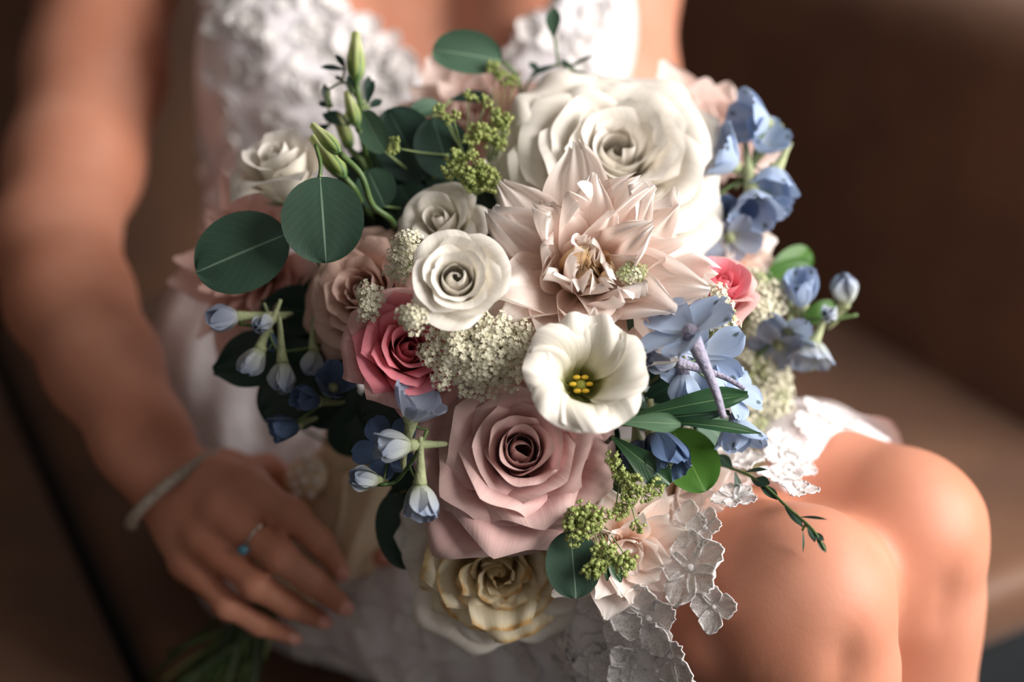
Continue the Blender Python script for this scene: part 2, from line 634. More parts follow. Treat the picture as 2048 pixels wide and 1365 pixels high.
struct(add('floor', mk_mesh('floor', [(-4, -2, 0), (4, -2, 0), (4, 5, 0), (-4, 5, 0), (-4, -2, -0.1), (4, -2, -0.1), (4, 5, -0.1), (-4, 5, -0.1)],
                            [(0, 1, 2, 3), (7, 6, 5, 4), (0, 4, 5, 1), (1, 5, 6, 2), (2, 6, 7, 3), (3, 7, 4, 0)]), M['floor']))
wm = plain_mat('wall_paint', '#6a6058', '#645a52', rough=0.8)
bb = bmesh.new()
bmesh.ops.create_cube(bb, size=1.0, matrix=Matrix.Translation((-0.6, 3.6, 1.25)) @ Matrix.Rotation(0.488, 4, 'Z') @ Matrix.Diagonal((7, 0.1, 2.5, 1)))
me = bpy.data.meshes.new('wall')
bb.to_mesh(me)
bb.free()
struct(add('wall_back', me, wm))
wd_ = plain_mat('light_block_dark', '#43382f', '#3c322a', rough=0.8)
bb = bmesh.new()
bmesh.ops.create_cube(bb, size=1.0, matrix=Matrix.Translation((-1.75, 1.2, 1.25)) @ Matrix.Diagonal((0.1, 5.0, 2.5, 1)))
me = bpy.data.meshes.new('wall')
bb.to_mesh(me)
bb.free()
struct(add('wall_left_light_block', me, wd_))  # unseen dark wall, added to block ambient light from the left

TH = math.radians(28)
LAX = Vector((math.cos(TH), math.sin(TH), 0))
FAX = Vector((math.sin(TH), -math.cos(TH), 0))
SM = Matrix((LAX, -FAX, Vector((0, 0, 1)))).transposed().to_4x4()
SM.translation = Vector((-0.442, 1.477, 0))
SEAT = 0.32


def cushion(a0, a1, b0, b1, z0, z1, bev, puff=(0, 0, 0), lean=0.0, sag=None):
    bm = bmesh.new()
    bmesh.ops.create_cube(bm, size=1.0)
    for v in bm.verts:
        v.co = Vector(((a0 + a1) / 2 + v.co.x * (a1 - a0), (b0 + b1) / 2 + v.co.y * (b1 - b0), (z0 + z1) / 2 + v.co.z * (z1 - z0)))
    bmesh.ops.bevel(bm, geom=bm.edges[:] + bm.verts[:], offset=bev, segments=5, profile=0.6, affect='EDGES')
    bmesh.ops.subdivide_edges(bm, edges=[e for e in bm.edges if e.calc_length() > 0.12], cuts=10, use_grid_fill=True)
    for v in bm.verts:
        x = (v.co.x - (a0 + a1) / 2) / (a1 - a0) * 2
        y = (v.co.y - (b0 + b1) / 2) / (b1 - b0) * 2
        z = (v.co.z - (z0 + z1) / 2) / (z1 - z0) * 2
        q = lambda p: max(0.0, 1 - p * p)
        v.co += Vector((x * puff[0] * q(y) * q(z), y * puff[1] * q(x) * q(z), z * puff[2] * q(x) * q(y)))
        if sag and z > 0:
            dd = ((v.co.x - sag[0]) ** 2 + (v.co.y - sag[1]) ** 2) / sag[2] ** 2
            v.co.z -= sag[3] * math.exp(-dd)
        if lean:
            v.co.y -= (v.co.z - z0) * lean
        v.co.y = -v.co.y
    bmesh.ops.recalc_face_normals(bm, faces=bm.faces[:])
    if bm.calc_volume(signed=True) < 0:
        bmesh.ops.reverse_faces(bm, faces=bm.faces[:])
    me = bpy.data.meshes.new('cushion')
    bm.to_mesh(me)
    bm.free()
    me.polygons.foreach_set('use_smooth', np.ones(len(me.polygons), dtype=bool))
    return me


sofa = thing('leather_sofa', 'deep brown leather sofa that the woman in white is sitting on', 'sofa', SM)
add('frame', cushion(-1.05, 0.74, -0.30, 0.855, 0.03, 0.268, 0.02), M['sofashade'], sofa)
add('seat_cushion', cushion(-0.142, 0.715, -0.06, 0.87, 0.255, SEAT + 0.005, 0.030, (0, 0, 0.012), sag=(0.06, 0.60, 0.17, 0.034)), M['leather'], sofa)
add('seat_cushion', cushion(-1.03, -0.158, -0.06, 0.87, 0.255, SEAT + 0.005, 0.030, (0, 0, 0.012)), M['leather'], sofa)
add('back_cushion', cushion(-0.142, 0.715, -0.24, -0.01, 0.29, 0.85, 0.05, (0, 0.03, 0), lean=0.12), M['leather'], sofa)
add('back_cushion', cushion(-1.03, -0.158, -0.24, -0.01, 0.29, 0.85, 0.05, (0, 0.03, 0), lean=0.12), M['leather'], sofa)
add('armrest', cushion(0.705, 0.95, -0.32, 0.84, 0.03, 0.70, 0.06, (0.012, 0, 0.01)), M['leather'], sofa)
add('back_frame', cushion(-1.05, 0.74, -0.42, -0.22, 0.03, 0.78, 0.03, lean=0.1), M['leather'], sofa)
for a, b in ((-1.0, -0.36), (-1.0, 0.74), (0.88, -0.26), (0.88, 0.78)):
    add('foot', cushion(a - 0.03, a + 0.03, b - 0.03, b + 0.03, 0.0, 0.06, 0.006), M['leather'], sofa)


# ------------------------------------------------------------------ person: one continuous surface from a distance field
class Field:
    def __init__(s, lo, hi, h):
        s.lo, s.h = np.array(lo), h
        s.n = np.ceil((np.array(hi) - s.lo) / h).astype(int) + 1
        s.a = np.full(s.n, 0.05, dtype=np.float32)

    def box(s, lo, hi, pad):
        i0 = np.clip(np.floor((np.array(lo) - pad - s.lo) / s.h).astype(int), 0, s.n - 1)
        i1 = np.clip(np.ceil((np.array(hi) + pad - s.lo) / s.h).astype(int) + 1, 1, s.n)
        sl = tuple(slice(a, b) for a, b in zip(i0, i1))
        ax = [(np.arange(a, b) * s.h + l).astype(np.float32) for a, b, l in zip(i0, i1, s.lo)]
        return sl, np.meshgrid(*ax, indexing='ij', sparse=True)

    def smin(s, sl, d, k):
        a = s.a[sl]
        h = np.maximum(k - np.abs(a - d), 0) / k
        s.a[sl] = np.minimum(a, d) - h * h * k * 0.25

    def cone(s, p, q, r0, r1, k=0.01):
        p, q = np.array(p), np.array(q)
        rm = max(r0, r1)
        sl, (X, Y, Z) = s.box(np.minimum(p, q) - rm, np.maximum(p, q) + rm, k + 0.02)
        dv = q - p
        L2 = float(dv @ dv) + 1e-12
        t = np.clip(((X - p[0]) * dv[0] + (Y - p[1]) * dv[1] + (Z - p[2]) * dv[2]) / L2, 0, 1)
        d = np.sqrt((X - p[0] - t * dv[0]) ** 2 + (Y - p[1] - t * dv[1]) ** 2 + (Z - p[2] - t * dv[2]) ** 2) - (r0 + (r1 - r0) * t)
        s.smin(sl, d.astype(np.float32), k)

    def chain(s, pts, k=0.01):
        for (p, r), (q, r2) in zip(pts[:-1], pts[1:]):
            s.cone(p, q, r, r2, k)

    def ell(s, c, rad, k=0.02, rot=None, sub=False):
        c, rad = np.array(c), np.array(rad, dtype=float)
        m = rad.max()
        sl, (X, Y, Z) = s.box(c - m, c + m, k + 0.02)
        x, y, z = X - c[0], Y - c[1], Z - c[2]
        if rot is not None:
            R = np.array(rot)
            x, y, z = (R[0, 0] * x + R[1, 0] * y + R[2, 0] * z), (R[0, 1] * x + R[1, 1] * y + R[2, 1] * z), (R[0, 2] * x + R[1, 2] * y + R[2, 2] * z)
        k0 = np.sqrt((x / rad[0]) ** 2 + (y / rad[1]) ** 2 + (z / rad[2]) ** 2) + 1e-6
        k1 = np.sqrt((x / rad[0] ** 2) ** 2 + (y / rad[1] ** 2) ** 2 + (z / rad[2] ** 2) ** 2) + 1e-6
        d = (k0 * (k0 - 1) / k1).astype(np.float32)
        if sub:
            a = s.a[sl]
            b = -d
            h = np.maximum(k - np.abs(a - b), 0) / k
            s.a[sl] = np.maximum(a, b) + h * h * k * 0.25
        else:
            s.smin(sl, d, k)

    def clip(s, fn):
        """keep where fn(x,y,z) < 0"""
        ax = [(np.arange(n) * s.h + l).astype(np.float32) for n, l in zip(s.n, s.lo)]
        X, Y, Z = np.meshgrid(*ax, indexing='ij', sparse=True)
        s.a = np.maximum(s.a, fn(X, Y, Z).astype(np.float32))

    def mesh(s, name, iso=0.0):
        w = 3 * s.h
        g = openvdb.FloatGrid(w)
        g.copyFromArray(np.clip(s.a - iso, -w, w).astype(np.float32))
        p, q = g.convertToQuads(0.0)
        return mk_mesh(name, p * s.h + s.lo, q.astype(np.int32))


BODY_LO, BODY_HI = (-0.48, 0.40, -0.02), (0.50, 1.42, 1.36)


def pt(a):
    return P(*a)


HIPR, HIPL = P(606, 1042, 1.135), P(850, 966, 1.165)
THR, THL = P(960, 1160, 1.025), P(1250, 1005, 1.04)
KNR, KNL = P(1585, 1200, 0.81), P(1778, 1068, 0.885)
ANR = KNR + Vector((0.075, -0.03, -0.44))
ANL = KNL + Vector((0.060, -0.02, -0.45))
WAIST, RIBS, CHEST = P(735, 540, 1.17), P(765, 250, 1.175), P(785, -40, 1.20)
PELV = (HIPR + HIPL) / 2 + Vector((0, 0.03, 0.02))


def torso(f, e=0.0):
    f.ell(PELV + Vector((-0.02, 0.02, 0.015)), (0.165 + e, 0.12 + e, 0.10 + e), 0.03)
    f.ell(P(700, 760, 1.165), (0.148 + e, 0.105 + e, 0.12 + e), 0.04)
    f.ell(WAIST, (0.122 + e, 0.09 + e, 0.12 + e), 0.05)
    f.ell(RIBS, (0.145 + e, 0.098 + e, 0.13 + e), 0.05)
    f.ell(CHEST, (0.158 + e, 0.095 + e, 0.12 + e), 0.05)


def bust(f, e=0.0):
    f.ell(P(585, 120, 1.115), (0.068 + e, 0.068 + e, 0.072 + e), 0.022)
    f.ell(P(1085, 70, 1.105), (0.066 + e, 0.068 + e, 0.072 + e), 0.022)


def thighs(f, e=0.0):
    f.chain([(HIPR, 0.088 + e), (THR, 0.080 + e), (THR.lerp(KNR, 0.7), 0.062 + e), (KNR, 0.054 + e)], 0.03)
    f.chain([(HIPL, 0.088 + e), (THL, 0.080 + e), (THL.lerp(KNL, 0.7), 0.062 + e), (KNL, 0.054 + e)], 0.03)


F1 = Field(BODY_LO, BODY_HI, 0.0036)
torso(F1)
bust(F1)
thighs(F1)
# knees, shins, calves, feet
for K, A in ((KNR, ANR), (KNL, ANL)):
    tdir = (K - (THR if K is KNR else THL)).normalized()
    sdir = (A - K).normalized()
    lat = tdir.cross(sdir).normalized()
    F1.ell(K + tdir * 0.020 - sdir * 0.006, (0.034, 0.034, 0.038), 0.022)           # kneecap
    F1.ell(K + tdir * 0.026 + sdir * 0.062, (0.020, 0.020, 0.026), 0.022)           # bump below it
    for sg in (-1, 1):
        F1.ell(K + lat * sg * 0.034 + sdir * 0.004 - tdir * 0.004, (0.026, 0.026, 0.030), 0.02)
    for sg in (-1, 1):
        F1.ell(K + lat * sg * 0.030 + tdir * 0.052 + sdir * 0.030, (0.012, 0.012, 0.022), 0.022, sub=True)
    cal = K.lerp(A, 0.34) - tdir * 0.016
    F1.chain([(K + sdir * 0.015, 0.050), (cal, 0.054), (K.lerp(A, 0.66), 0.040), (A, 0.030)], 0.03)
    F1.chain([(K + tdir * 0.016 + sdir * 0.05, 0.034), (K.lerp(A, 0.45) + tdir * 0.014, 0.034), (A, 0.026)], 0.025)   # shin bone
    fd = Vector((tdir.x, tdir.y, 0)).normalized()
    F1.chain([(A, 0.030), (Vector((A.x, A.y, 0.032)) - fd * 0.02, 0.028)], 0.02)
    F1.chain([(Vector((A.x, A.y, 0.05)), 0.030), (Vector((A.x, A.y, 0.028)) + fd * 0.09, 0.026), (Vector((A.x, A.y, 0.018)) + fd * 0.17, 0.016)], 0.02)
# shoulders, arms
NECK = P(800, -420, 1.25)
SHR, SHL = P(275, -330, 1.25), P(1235, -360, 1.22)
F1.chain([(SHR, 0.055), (P(530, -420, 1.23), 0.045), (NECK, 0.05)], 0.04)
F1.chain([(SHL, 0.055), (P(1010, -430, 1.23), 0.045), (NECK, 0.05)], 0.04)
F1.ell(P(790, -230, 1.215), (0.150, 0.085, 0.09), 0.04)
WRR = P(338, 968, 0.935)
F1.chain([(SHR, 0.057), (P(218, -60, 1.20), 0.055), (P(192, 140, 1.16), 0.0535), (P(150, 330, 1.105), 0.049), (P(108, 480, 1.05), 0.043)], 0.02)
F1.chain([(P(108, 480, 1.05), 0.043), (P(140, 600, 1.01), 0.0415), (P(205, 730, 0.972), 0.0362), (P(285, 880, 0.94), 0.0285), (WRR, 0.0255)], 0.02)
F1.ell(P(60, 500, 1.06), (0.02, 0.02, 0.022), 0.02)
WRL = P(900, 1010, 1.02)
F1.chain([(SHL, 0.055), (P(1240, -40, 1.18), 0.047), (P(1240, 180, 1.16), 0.045), (P(1225, 480, 1.12), 0.039)], 0.02)
F1.chain([(P(1225, 480, 1.12), 0.039), (P(1130, 720, 1.07), 0.036), (P(960, 960, 1.02), 0.026), (WRL, 0.025)], 0.02)
# head (above the picture)
HEAD = NECK + Vector((0.0, -0.005, 0.17))
F1.chain([(NECK, 0.052), (HEAD - Vector((0, -0.01, 0.06)), 0.048)], 0.03)
F1.ell(HEAD + Vector((0, 0.015, 0.03)), (0.072, 0.090, 0.085), 0.03)
F1.ell(HEAD + Vector((0, -0.035, -0.045)), (0.052, 0.050, 0.062), 0.03)
F1.ell(HEAD + Vector((0, -0.078, -0.005)), (0.008, 0.018, 0.022), 0.012)
F1.ell(HEAD + Vector((0, -0.080, -0.045)), (0.020, 0.010, 0.008), 0.006)
for sx in (-1, 1):
    F1.ell(HEAD + Vector((sx * 0.028, -0.072, 0.012)), (0.015, 0.012, 0.010), 0.006, sub=True)
    F1.ell(HEAD + Vector((sx * 0.028, -0.060, 0.012)), (0.011, 0.011, 0.011), 0.003)
    F1.ell(HEAD + Vector((sx * 0.072, 0.01, -0.01)), (0.010, 0.018, 0.03), 0.008)

# the hand on the stems: knuckle, middle joint, last joint, tip
FING = [
    [(492, 978, 0.905), (585, 1030, 0.893), (640, 1085, 0.900), (678, 1140, 0.918)],
    [(440, 1022, 0.898), (560, 1112, 0.884), (625, 1165, 0.893), (684, 1212, 0.914)],
    [(408, 1075, 0.902), (510, 1170, 0.888), (580, 1212, 0.897), (642, 1240, 0.917)],
    [(380, 1122, 0.912), (456, 1212, 0.900), (520, 1250, 0.908), (584, 1274, 0.924)],
]
FR = [(0.0115, 0.0098, 0.0086, 0.0068), (0.0118, 0.0100, 0.0086, 0.0068), (0.0112, 0.0094, 0.0082, 0.0064), (0.0100, 0.0082, 0.0070, 0.0056)]
NAILS = []
for fg, fr in zip(FING, FR):
    pts = [P(*a) for a in fg]
    bk = P(fg[0][0], fg[0][1], fg[0][2])
    w0 = WRR.lerp(bk, 0.15) + FWD * 0.004
    F1.chain([(w0, 0.019), (WRR.lerp(bk, 0.6) + FWD * 0.006, 0.0165), (bk + FWD * 0.006, 0.0145)], 0.012)
    F1.ell(bk + FWD * 0.001, (0.0115,) * 3, 0.008)
    F1.chain(list(zip(pts, fr)), 0.004)
    F1.chain([(bk + FWD * 0.004, 0.0125), (bk.lerp(pts[1], 0.3), fr[0])], 0.006)
    F1.ell(pts[1] - FWD * 0.0015, (fr[1] * 1.02,) * 3, 0.004)
    NAILS.append((pts[2], pts[3], fr[3]))
# its thumb, round the far side of the stems
F1.chain([(WRR.lerp(P(440, 1000, 0.93), 0.3), 0.020), (P(452, 952, 0.948), 0.016), (P(532, 946, 0.985), 0.0115), (P(600, 992, 1.006), 0.0095), (P(645, 1045, 1.012), 0.0075)], 0.010)
# the other hand, behind the bouquet, fingertips under the stems
F1.chain([(WRL, 0.024), (P(850, 1050, 1.005), 0.022)], 0.015)
FING2 = [
    [(835, 1030, 0.985), (800, 1075, 0.962), (778, 1102, 0.948), (764, 1116, 0.938)],
    [(845, 1055, 0.995), (800, 1105, 0.982), (765, 1130, 0.972), (735, 1140, 0.967)],
    [(850, 1080, 1.0), (805, 1125, 0.99), (765, 1150, 0.985), (730, 1160, 0.98)],
    [(850, 1100, 1.005), (815, 1145, 1.0), (780, 1165, 0.995), (750, 1175, 0.99)],
]
for fg in FING2:
    pts = [P(*a) for a in fg]
    F1.chain([(P(850, 1050, 1.005), 0.02), (pts[0], 0.013)], 0.01)
    F1.chain(list(zip(pts, (0.011, 0.0095, 0.0085, 0.0068))), 0.004)
NAILS.append((P(*FING2[0][2]), P(*FING2[0][3]), 0.0068))
F1.chain([(P(880, 1040, 1.0), 0.018), (P(830, 1000, 0.985), 0.012), (P(790, 985, 0.98), 0.010), (P(760, 985, 0.98), 0.008)], 0.01)

body = add('person', F1.mesh('person'), M['skin'])
tag(body, 'woman in a white lace dress seated on the sofa, holding the bouquet in her lap', 'person')
del F1
for a, b, r in NAILS:
    dr = (b - a).normalized()
    n = -FWD - dr * (-FWD).dot(dr)
    n = (n.normalized() * 0.85 + UPV * 0.1 + RGT * 0.2)
    n = (n - dr * n.dot(dr)).normalized()
    x = dr.cross(n)
    V, F = ball((0, 0, 0), 1.0, 10, 6, (r * 0.78, r * 1.15, r * 0.32))
    mm = Matrix((x, dr, n)).transposed().to_4x4()
    mm.translation = b + n * r * 0.80 - dr * r * 0.1
    add('fingernail', mk_mesh('fingernail', xform(V, mm), F), M['nail'], body)

# hair (above the picture)
FH = Field(HEAD - Vector((0.13, 0.13, 0.2)), HEAD + Vector((0.13, 0.16, 0.16)), 0.005)
FH.ell(HEAD + Vector((0, 0.022, 0.04)), (0.083, 0.098, 0.090), 0.02)
FH.ell(HEAD + Vector((0, 0.09, -0.03)), (0.06, 0.05, 0.06), 0.03)
FH.ell(HEAD + Vector((0, -0.085, -0.03)), (0.075, 0.07, 0.085), 0.01, sub=True)
add('hair', FH.mesh('hair'), M['hair'], body)

# ------------------------------------------------------------------ dress
FD = Field((-0.36, 0.50, 0.16), (0.42, 1.36, 1.0), 0.004)
torso(FD, 0.006)
bust(FD, 0.007)
thighs(FD, 0.010)
FD.chain([((HIPR + HIPL) / 2, 0.095), ((THR + THL) / 2, 0.085), ((KNR + KNL) / 2 - Vector((0.05, -0.05, 0)), 0.05)], 0.05)
FD.ell(P(790, -230, 1.215), (0.154, 0.090, 0.095), 0.04)
FD.ell(P(470, 800, 1.13), (0.055, 0.06, 0.075), 0.06)
FD.chain([(P(1120, -60, 1.115), 0.045), (P(1165, -200, 1.16), 0.045), (P(1190, -340, 1.20), 0.062)], 0.03)
FD.chain([(P(560, -60, 1.13), 0.045), (P(440, -200, 1.17), 0.045), (P(360, -340, 1.22), 0.062)], 0.03)
# soft folds and lace relief
VB = P(925, 250, 1.03)
VL, VR = P(640, -20, 1.06), P(1100, -20, 1.06)
TR = (KNR - THR).normalized()
TL = (KNL - THL).normalized()
HEMR = P(1430, 1200, 0.85)
HEML = P(1690, 960, 0.905)


def dress_clip(X, Y, Z):
    nl = np.array([-(VB.z - VL.z), (VB.x - VL.x)])
    nl /= np.linalg.norm(nl)
    dl = (X - VB.x) * nl[0] + (Z - VB.z) * nl[1]
    nr = np.array([(VB.z - VR.z), -(VB.x - VR.x)])
    nr /= np.linalg.norm(nr)
    dr = (X - VB.x) * nr[0] + (Z - VB.z) * nr[1]
    wob = 0.004 * np.sin(Z * 190) + 0.003 * np.sin(X * 260 + 1)
    vee = np.minimum(dl, dr) + wob
    vee = np.minimum(vee, np.minimum(X - (VL.x - 0.004), (VR.x + 0.012) - X))
    vee = np.minimum(vee, CHEST.y + 0.06 - Y)
    hr = (X - HEMR.x) * TR.x + (Y - HEMR.y) * TR.y + (Z - HEMR.z) * TR.z
    hl = (X - HEML.x) * TL.x + (Y - HEML.y) * TL.y + (Z - HEML.z) * TL.z
    # which leg
    side = (X - (HEMR.x + HEML.x) / 2) * (HEML - HEMR).normalized().x + (Y - (HEMR.y + HEML.y) / 2) * (HEML - HEMR).normalized().y
    hem = np.where(side > 0, hl, hr) + 0.004 * np.sin(Z * 220 + X * 80)
    hem = np.where(Z < 0.7, hem, -1.0)
    return np.maximum(np.maximum(vee, hem), Z - 0.955)


def fold(X, Y, Z):
    lower = np.clip((0.62 - Z) / 0.15, 0, 1)
    w = 0.0022 * np.sin(X * 75 + Z * 60 + 2 * np.sin(Y * 18)) + 0.0015 * np.sin(X * 140 - Y * 90 + Z * 20)
    return w * (0.35 + lower)


ax = [(np.arange(n) * FD.h + l).astype(np.float32) for n, l in zip(FD.n, FD.lo)]
FD.a = FD.a + fold(*np.meshgrid(*ax, indexing='ij', sparse=True)).astype(np.float32)
tul_src = FD.mesh('tulle_src', 0.003)
FD.clip(dress_clip)
dress = add('dress', FD.mesh('dress'), M['dress'], body)
dress['label'] = 'white lace wedding dress with a deep V neckline'
del FD

# tulle overlay that runs on past the lace hem
co = np.zeros(len(tul_src.vertices) * 3, dtype=np.float32)
tul_src.vertices.foreach_get('co', co)
co = co.reshape(-1, 3)
fi = np.zeros(len(tul_src.loops), dtype=np.int32)
tul_src.loops.foreach_get('vertex_index', fi)
fi = fi.reshape(-1, 4)
sR = (co - np.array(HEMR)) @ np.array(TR)
sL = (co - np.array(HEML)) @ np.array(TL)
hv = np.array((HEML - HEMR).normalized())
side = (co - np.array((HEMR + HEML) / 2)) @ hv
ok = np.where(side < 0, (sR > -0.02) & (sR < 0.030 + 0.008 * np.sin(co[:, 2] * 60)), (sL > -0.03) & (sL < 0.012 + 0.005 * np.sin(co[:, 2] * 70))) & (co[:, 2] < 0.66)
keep = ok[fi].all(1)
used = np.unique(fi[keep])
rm = np.full(len(co), -1)
rm[used] = np.arange(len(used))
add('tulle_overlay', mk_mesh('tulle_overlay', co[used], rm[fi[keep]]), M['tulle'], dress)

dep = bpy.context.evaluated_depsgraph_get()
DBVH = BVHTree.FromObject(dress, dep)
tme = bpy.data.objects.new('tmp', tul_src)
COL.objects.link(tme)
bpy.context.view_layer.update()
dep = bpy.context.evaluated_depsgraph_get()
TBVH = BVHTree.FromObject(tme, dep)
bpy.data.objects.remove(tme)


# lace flowers: five scalloped petals with a raised rim, one mesh shared
def lace_flower_mesh(seed, npet=5, curl=0.2):
    rng = random.Random(seed)
    mb = MB()
    for k in range(npet):
        V, F, _ = sheet(1.0, 0.52, [(0, 84), (0.6, 86 - 60 * curl), (1, 92 - 120 * curl)], beta=((0, 0.6), (1, 0.2)),
                        wprof=((0, 0.22), (0.5, 0.8), (0.8, 1.0), (1, 0.55)), tip=(0.22, 2), ruffle=(0.07, 3, rng.random() * 6), nu=9, nv=7)
        V = rotz(V * (0.85 + 0.3 * rng.random()), 2 * PI * k / npet + rng.uniform(-0.15, 0.15))
        mb.put(V, F)
        # corded rim
        rim = np.concatenate([V.reshape(7, 9, 3)[1:, 0], V.reshape(7, 9, 3)[-1, 1:], V.reshape(7, 9, 3)[1:-1, -1][::-1]])
        tv, tf = tube(rim + np.array([0, 0, 0.01]), 0.03, 5)
        mb.put(tv, tf)
    bv, bf = ball((0, 0, 0.06), 0.12, 8, 5)
    mb.put(bv, bf)
    return mb.mesh('lace_flower')


LF = [lace_flower_mesh(s, 5 if s % 2 else 4, c) for s, c in ((1, 0.05), (2, 0.12), (3, 0.30), (4, 0.45), (5, 0.6))]
for m_ in LF:
    m_.materials.append(M['lace'])


def lace_at(pos, nor, size, mesh, roll):
    z = Vector(nor).normalized()
    m = frame(Vector(pos) + z * 0.001, z, roll) @ Matrix.Scale(size, 4)
    o = add('lace_flower', mesh, None, dress)
    o.matrix_local = m
    return o


rng = random.Random(11)


def lace_px(px, py, size, k, bvh=None, jit=0.0):
    o = CAMLOC
    d = (P(px, py, 1.0) - CAMLOC).normalized()
    loc, nor, _, _ = (bvh or DBVH).ray_cast(o, d)
    if loc is None:
        return
    if nor.dot(d) > 0:
        nor = -nor
    nor = (nor + Vector((rng.uniform(-jit, jit), rng.uniform(-jit, jit), rng.uniform(-jit, jit)))).normalized()
    lace_at(loc, nor, size, LF[k], rng.uniform(0, 6.28))


for px, py, s, k in ((1385, 1140, 0.021, 0), (1430, 1215, 0.013, 1), (1300, 1235, 0.020, 1), (1345, 1310, 0.019, 0), (1270, 1330, 0.018, 1), (1375, 1060, 0.015, 1),
                     (1250, 1260, 0.016, 0), (1220, 1345, 0.016, 1), (1415, 1060, 0.012, 1), (1470, 1000, 0.012, 0), (1480, 930, 0.015, 1), (1560, 900, 0.014, 0),
                     (1560, 960, 0.013, 1), (1620, 860, 0.013, 0), (1680, 850, 0.012, 1), (1640, 830, 0.013, 1), (1590, 935, 0.012, 0), (1600, 985, 0.01, 1)):
    lace_px(px, py, s, k, TBVH)
# bodice and lap covered with fluffy lace blossoms
n = 0
tries = 0
while n < 190 and tries < 3000:
    tries += 1
    px, py = rng.uniform(335, 1225), rng.uniform(-30, 420)
    e = 640 + (py + 20) * 1.05
    if e < px < 1215 - (py + 20) * 0.8 and py < 250:
        continue
    lace_px(px, py, rng.uniform(0.006, 0.013), rng.choice((1, 2, 3, 4)), None, 0.45)
    n += 1
for k in range(60):
    lace_px(rng.uniform(560, 1260), rng.uniform(1180, 1400), rng.uniform(0.007, 0.013), rng.choice((0, 1, 0)), None, 0.05)
for px, py in ((640, 60), (690, 85), (730, 60), (770, 100), (800, 130), (765, 150), (815, 170), (720, 130), (790, 190), (680, 30), (655, 0), (1085, 20), (1065, 60), (1040, 100), (1015, 135), (1110, 80)):
    lace_px(px, py, rng.uniform(0.012, 0.017), rng.choice((3, 4)), None, 0.5)

# ------------------------------------------------------------------ bracelet and ring
axis = (RGT * 0.66 - UPV * 0.75 - FWD * 0.06).normalized()
bc = P(348, 981, 0.937)
b1 = (-FWD + axis * FWD.dot(axis)).normalized()
b2 = axis.cross(b1)
brace = thing('bead_bracelet', 'pale twisted bead bracelet worn loosely around the wrist', 'bracelet')
brace.location = bc
Rb = 0.0345
Rd = 0.0390
for sidx in range(3):
    path = []
    for k in range(241):
        a = 2 * PI * k / 240
        h = 24 * a + sidx * 2 * PI / 3
        rr = Rb + 0.0022 * math.cos(h)
        path.append(b1 * (rr * Rd / Rb * math.cos(a)) + b2 * (rr * math.sin(a)) + axis * (0.0022 * math.sin(h)))
    tv, tf = tube(np.array(path), 0.0019, 6, cap=False)
    add('strand', mk_mesh('strand', tv, tf), M['silver'], brace)
V, F = ball(axis * 0.001 + b1 * 0, 0.004)
for a in (2.4, 2.75):
    V, F = ball((b1 * math.cos(a) + b2 * math.sin(a)) * (Rb + 0.003) + axis * 0.012, 0.0045, 10, 7, (1, 0.8, 1))
    add('charm', mk_mesh('charm', V, F), M['pearl'], brace)

f2 = [P(*a) for a in FING[1]]
rc = f2[0].lerp(f2[1], 0.62)
rax = (f2[1] - f2[0]).normalized()
ring = thing('finger_ring', 'thin metal ring with a blue-green stone on the finger', 'ring')
ring.location = rc
r1 = (-FWD + rax * FWD.dot(rax)).normalized()
r2 = rax.cross(r1)
rp = [(r1 * math.cos(a) + r2 * math.sin(a)) * 0.0112 for a in np.linspace(0, 2 * PI, 41)]
tv, tf = tube(np.array(rp), 0.0011, 8, cap=False)
add('band', mk_mesh('band', tv, tf), M['metal'], ring)
sgn = -1 if (r2.dot(UPV) > 0) else 1
gpos = (r1 * math.cos(0.75) + r2 * sgn * math.sin(0.75)) * 0.0128
V, F = ball(gpos, 0.0042, 8, 4, (1, 0.9, 0.8))
add('stone', mk_mesh('stone', V, F), M['gem'], ring)


# ------------------------------------------------------------------ the bouquet: handle
B1, B2 = P(722, 925, 0.963), P(562, 1160, 0.972)
HD = (B2 - B1).normalized()
wrap = thing('ribbon_wrap', 'cream satin ribbon wound around the bouquet stems, pinned with pearls', 'ribbon')
wrap.location = B1
hx = HD.cross(Vector((0, 0, 1))).normalized()
hy = HD.cross(hx)
HL = (B2 - B1).length
for k in range(6):
    # overlapping bands, each a slightly conical sleeve with a soft fold
    V = []
    nn, mm_ = 40, 7
    for j in range(mm_):
        t = (k - 0.25 + 1.35 * j / (mm_ - 1)) / 6
        for i in range(nn):
            a = 2 * PI * i / nn
            s = t * HL + 0.006 * math.sin(a + k) 
            r = 0.0305 - 0.0045 * math.sin(t * PI * 0.9) + 0.0022 * (1 - j / (mm_ - 1)) + 0.0007 * math.sin(5 * a + k * 2 + j)
            V.append(hx * (r * math.cos(a)) + hy * (r * math.sin(a)) + HD * s)
    F = [(j * nn + i, j * nn + (i + 1) % nn, (j + 1) * nn + (i + 1) % nn, (j + 1) * nn + i) for j in range(mm_ - 1) for i in range(nn)]
    add('ribbon_turn', mk_mesh('ribbon_turn', [tuple(v) for v in V], F), M['ribbon'], wrap)
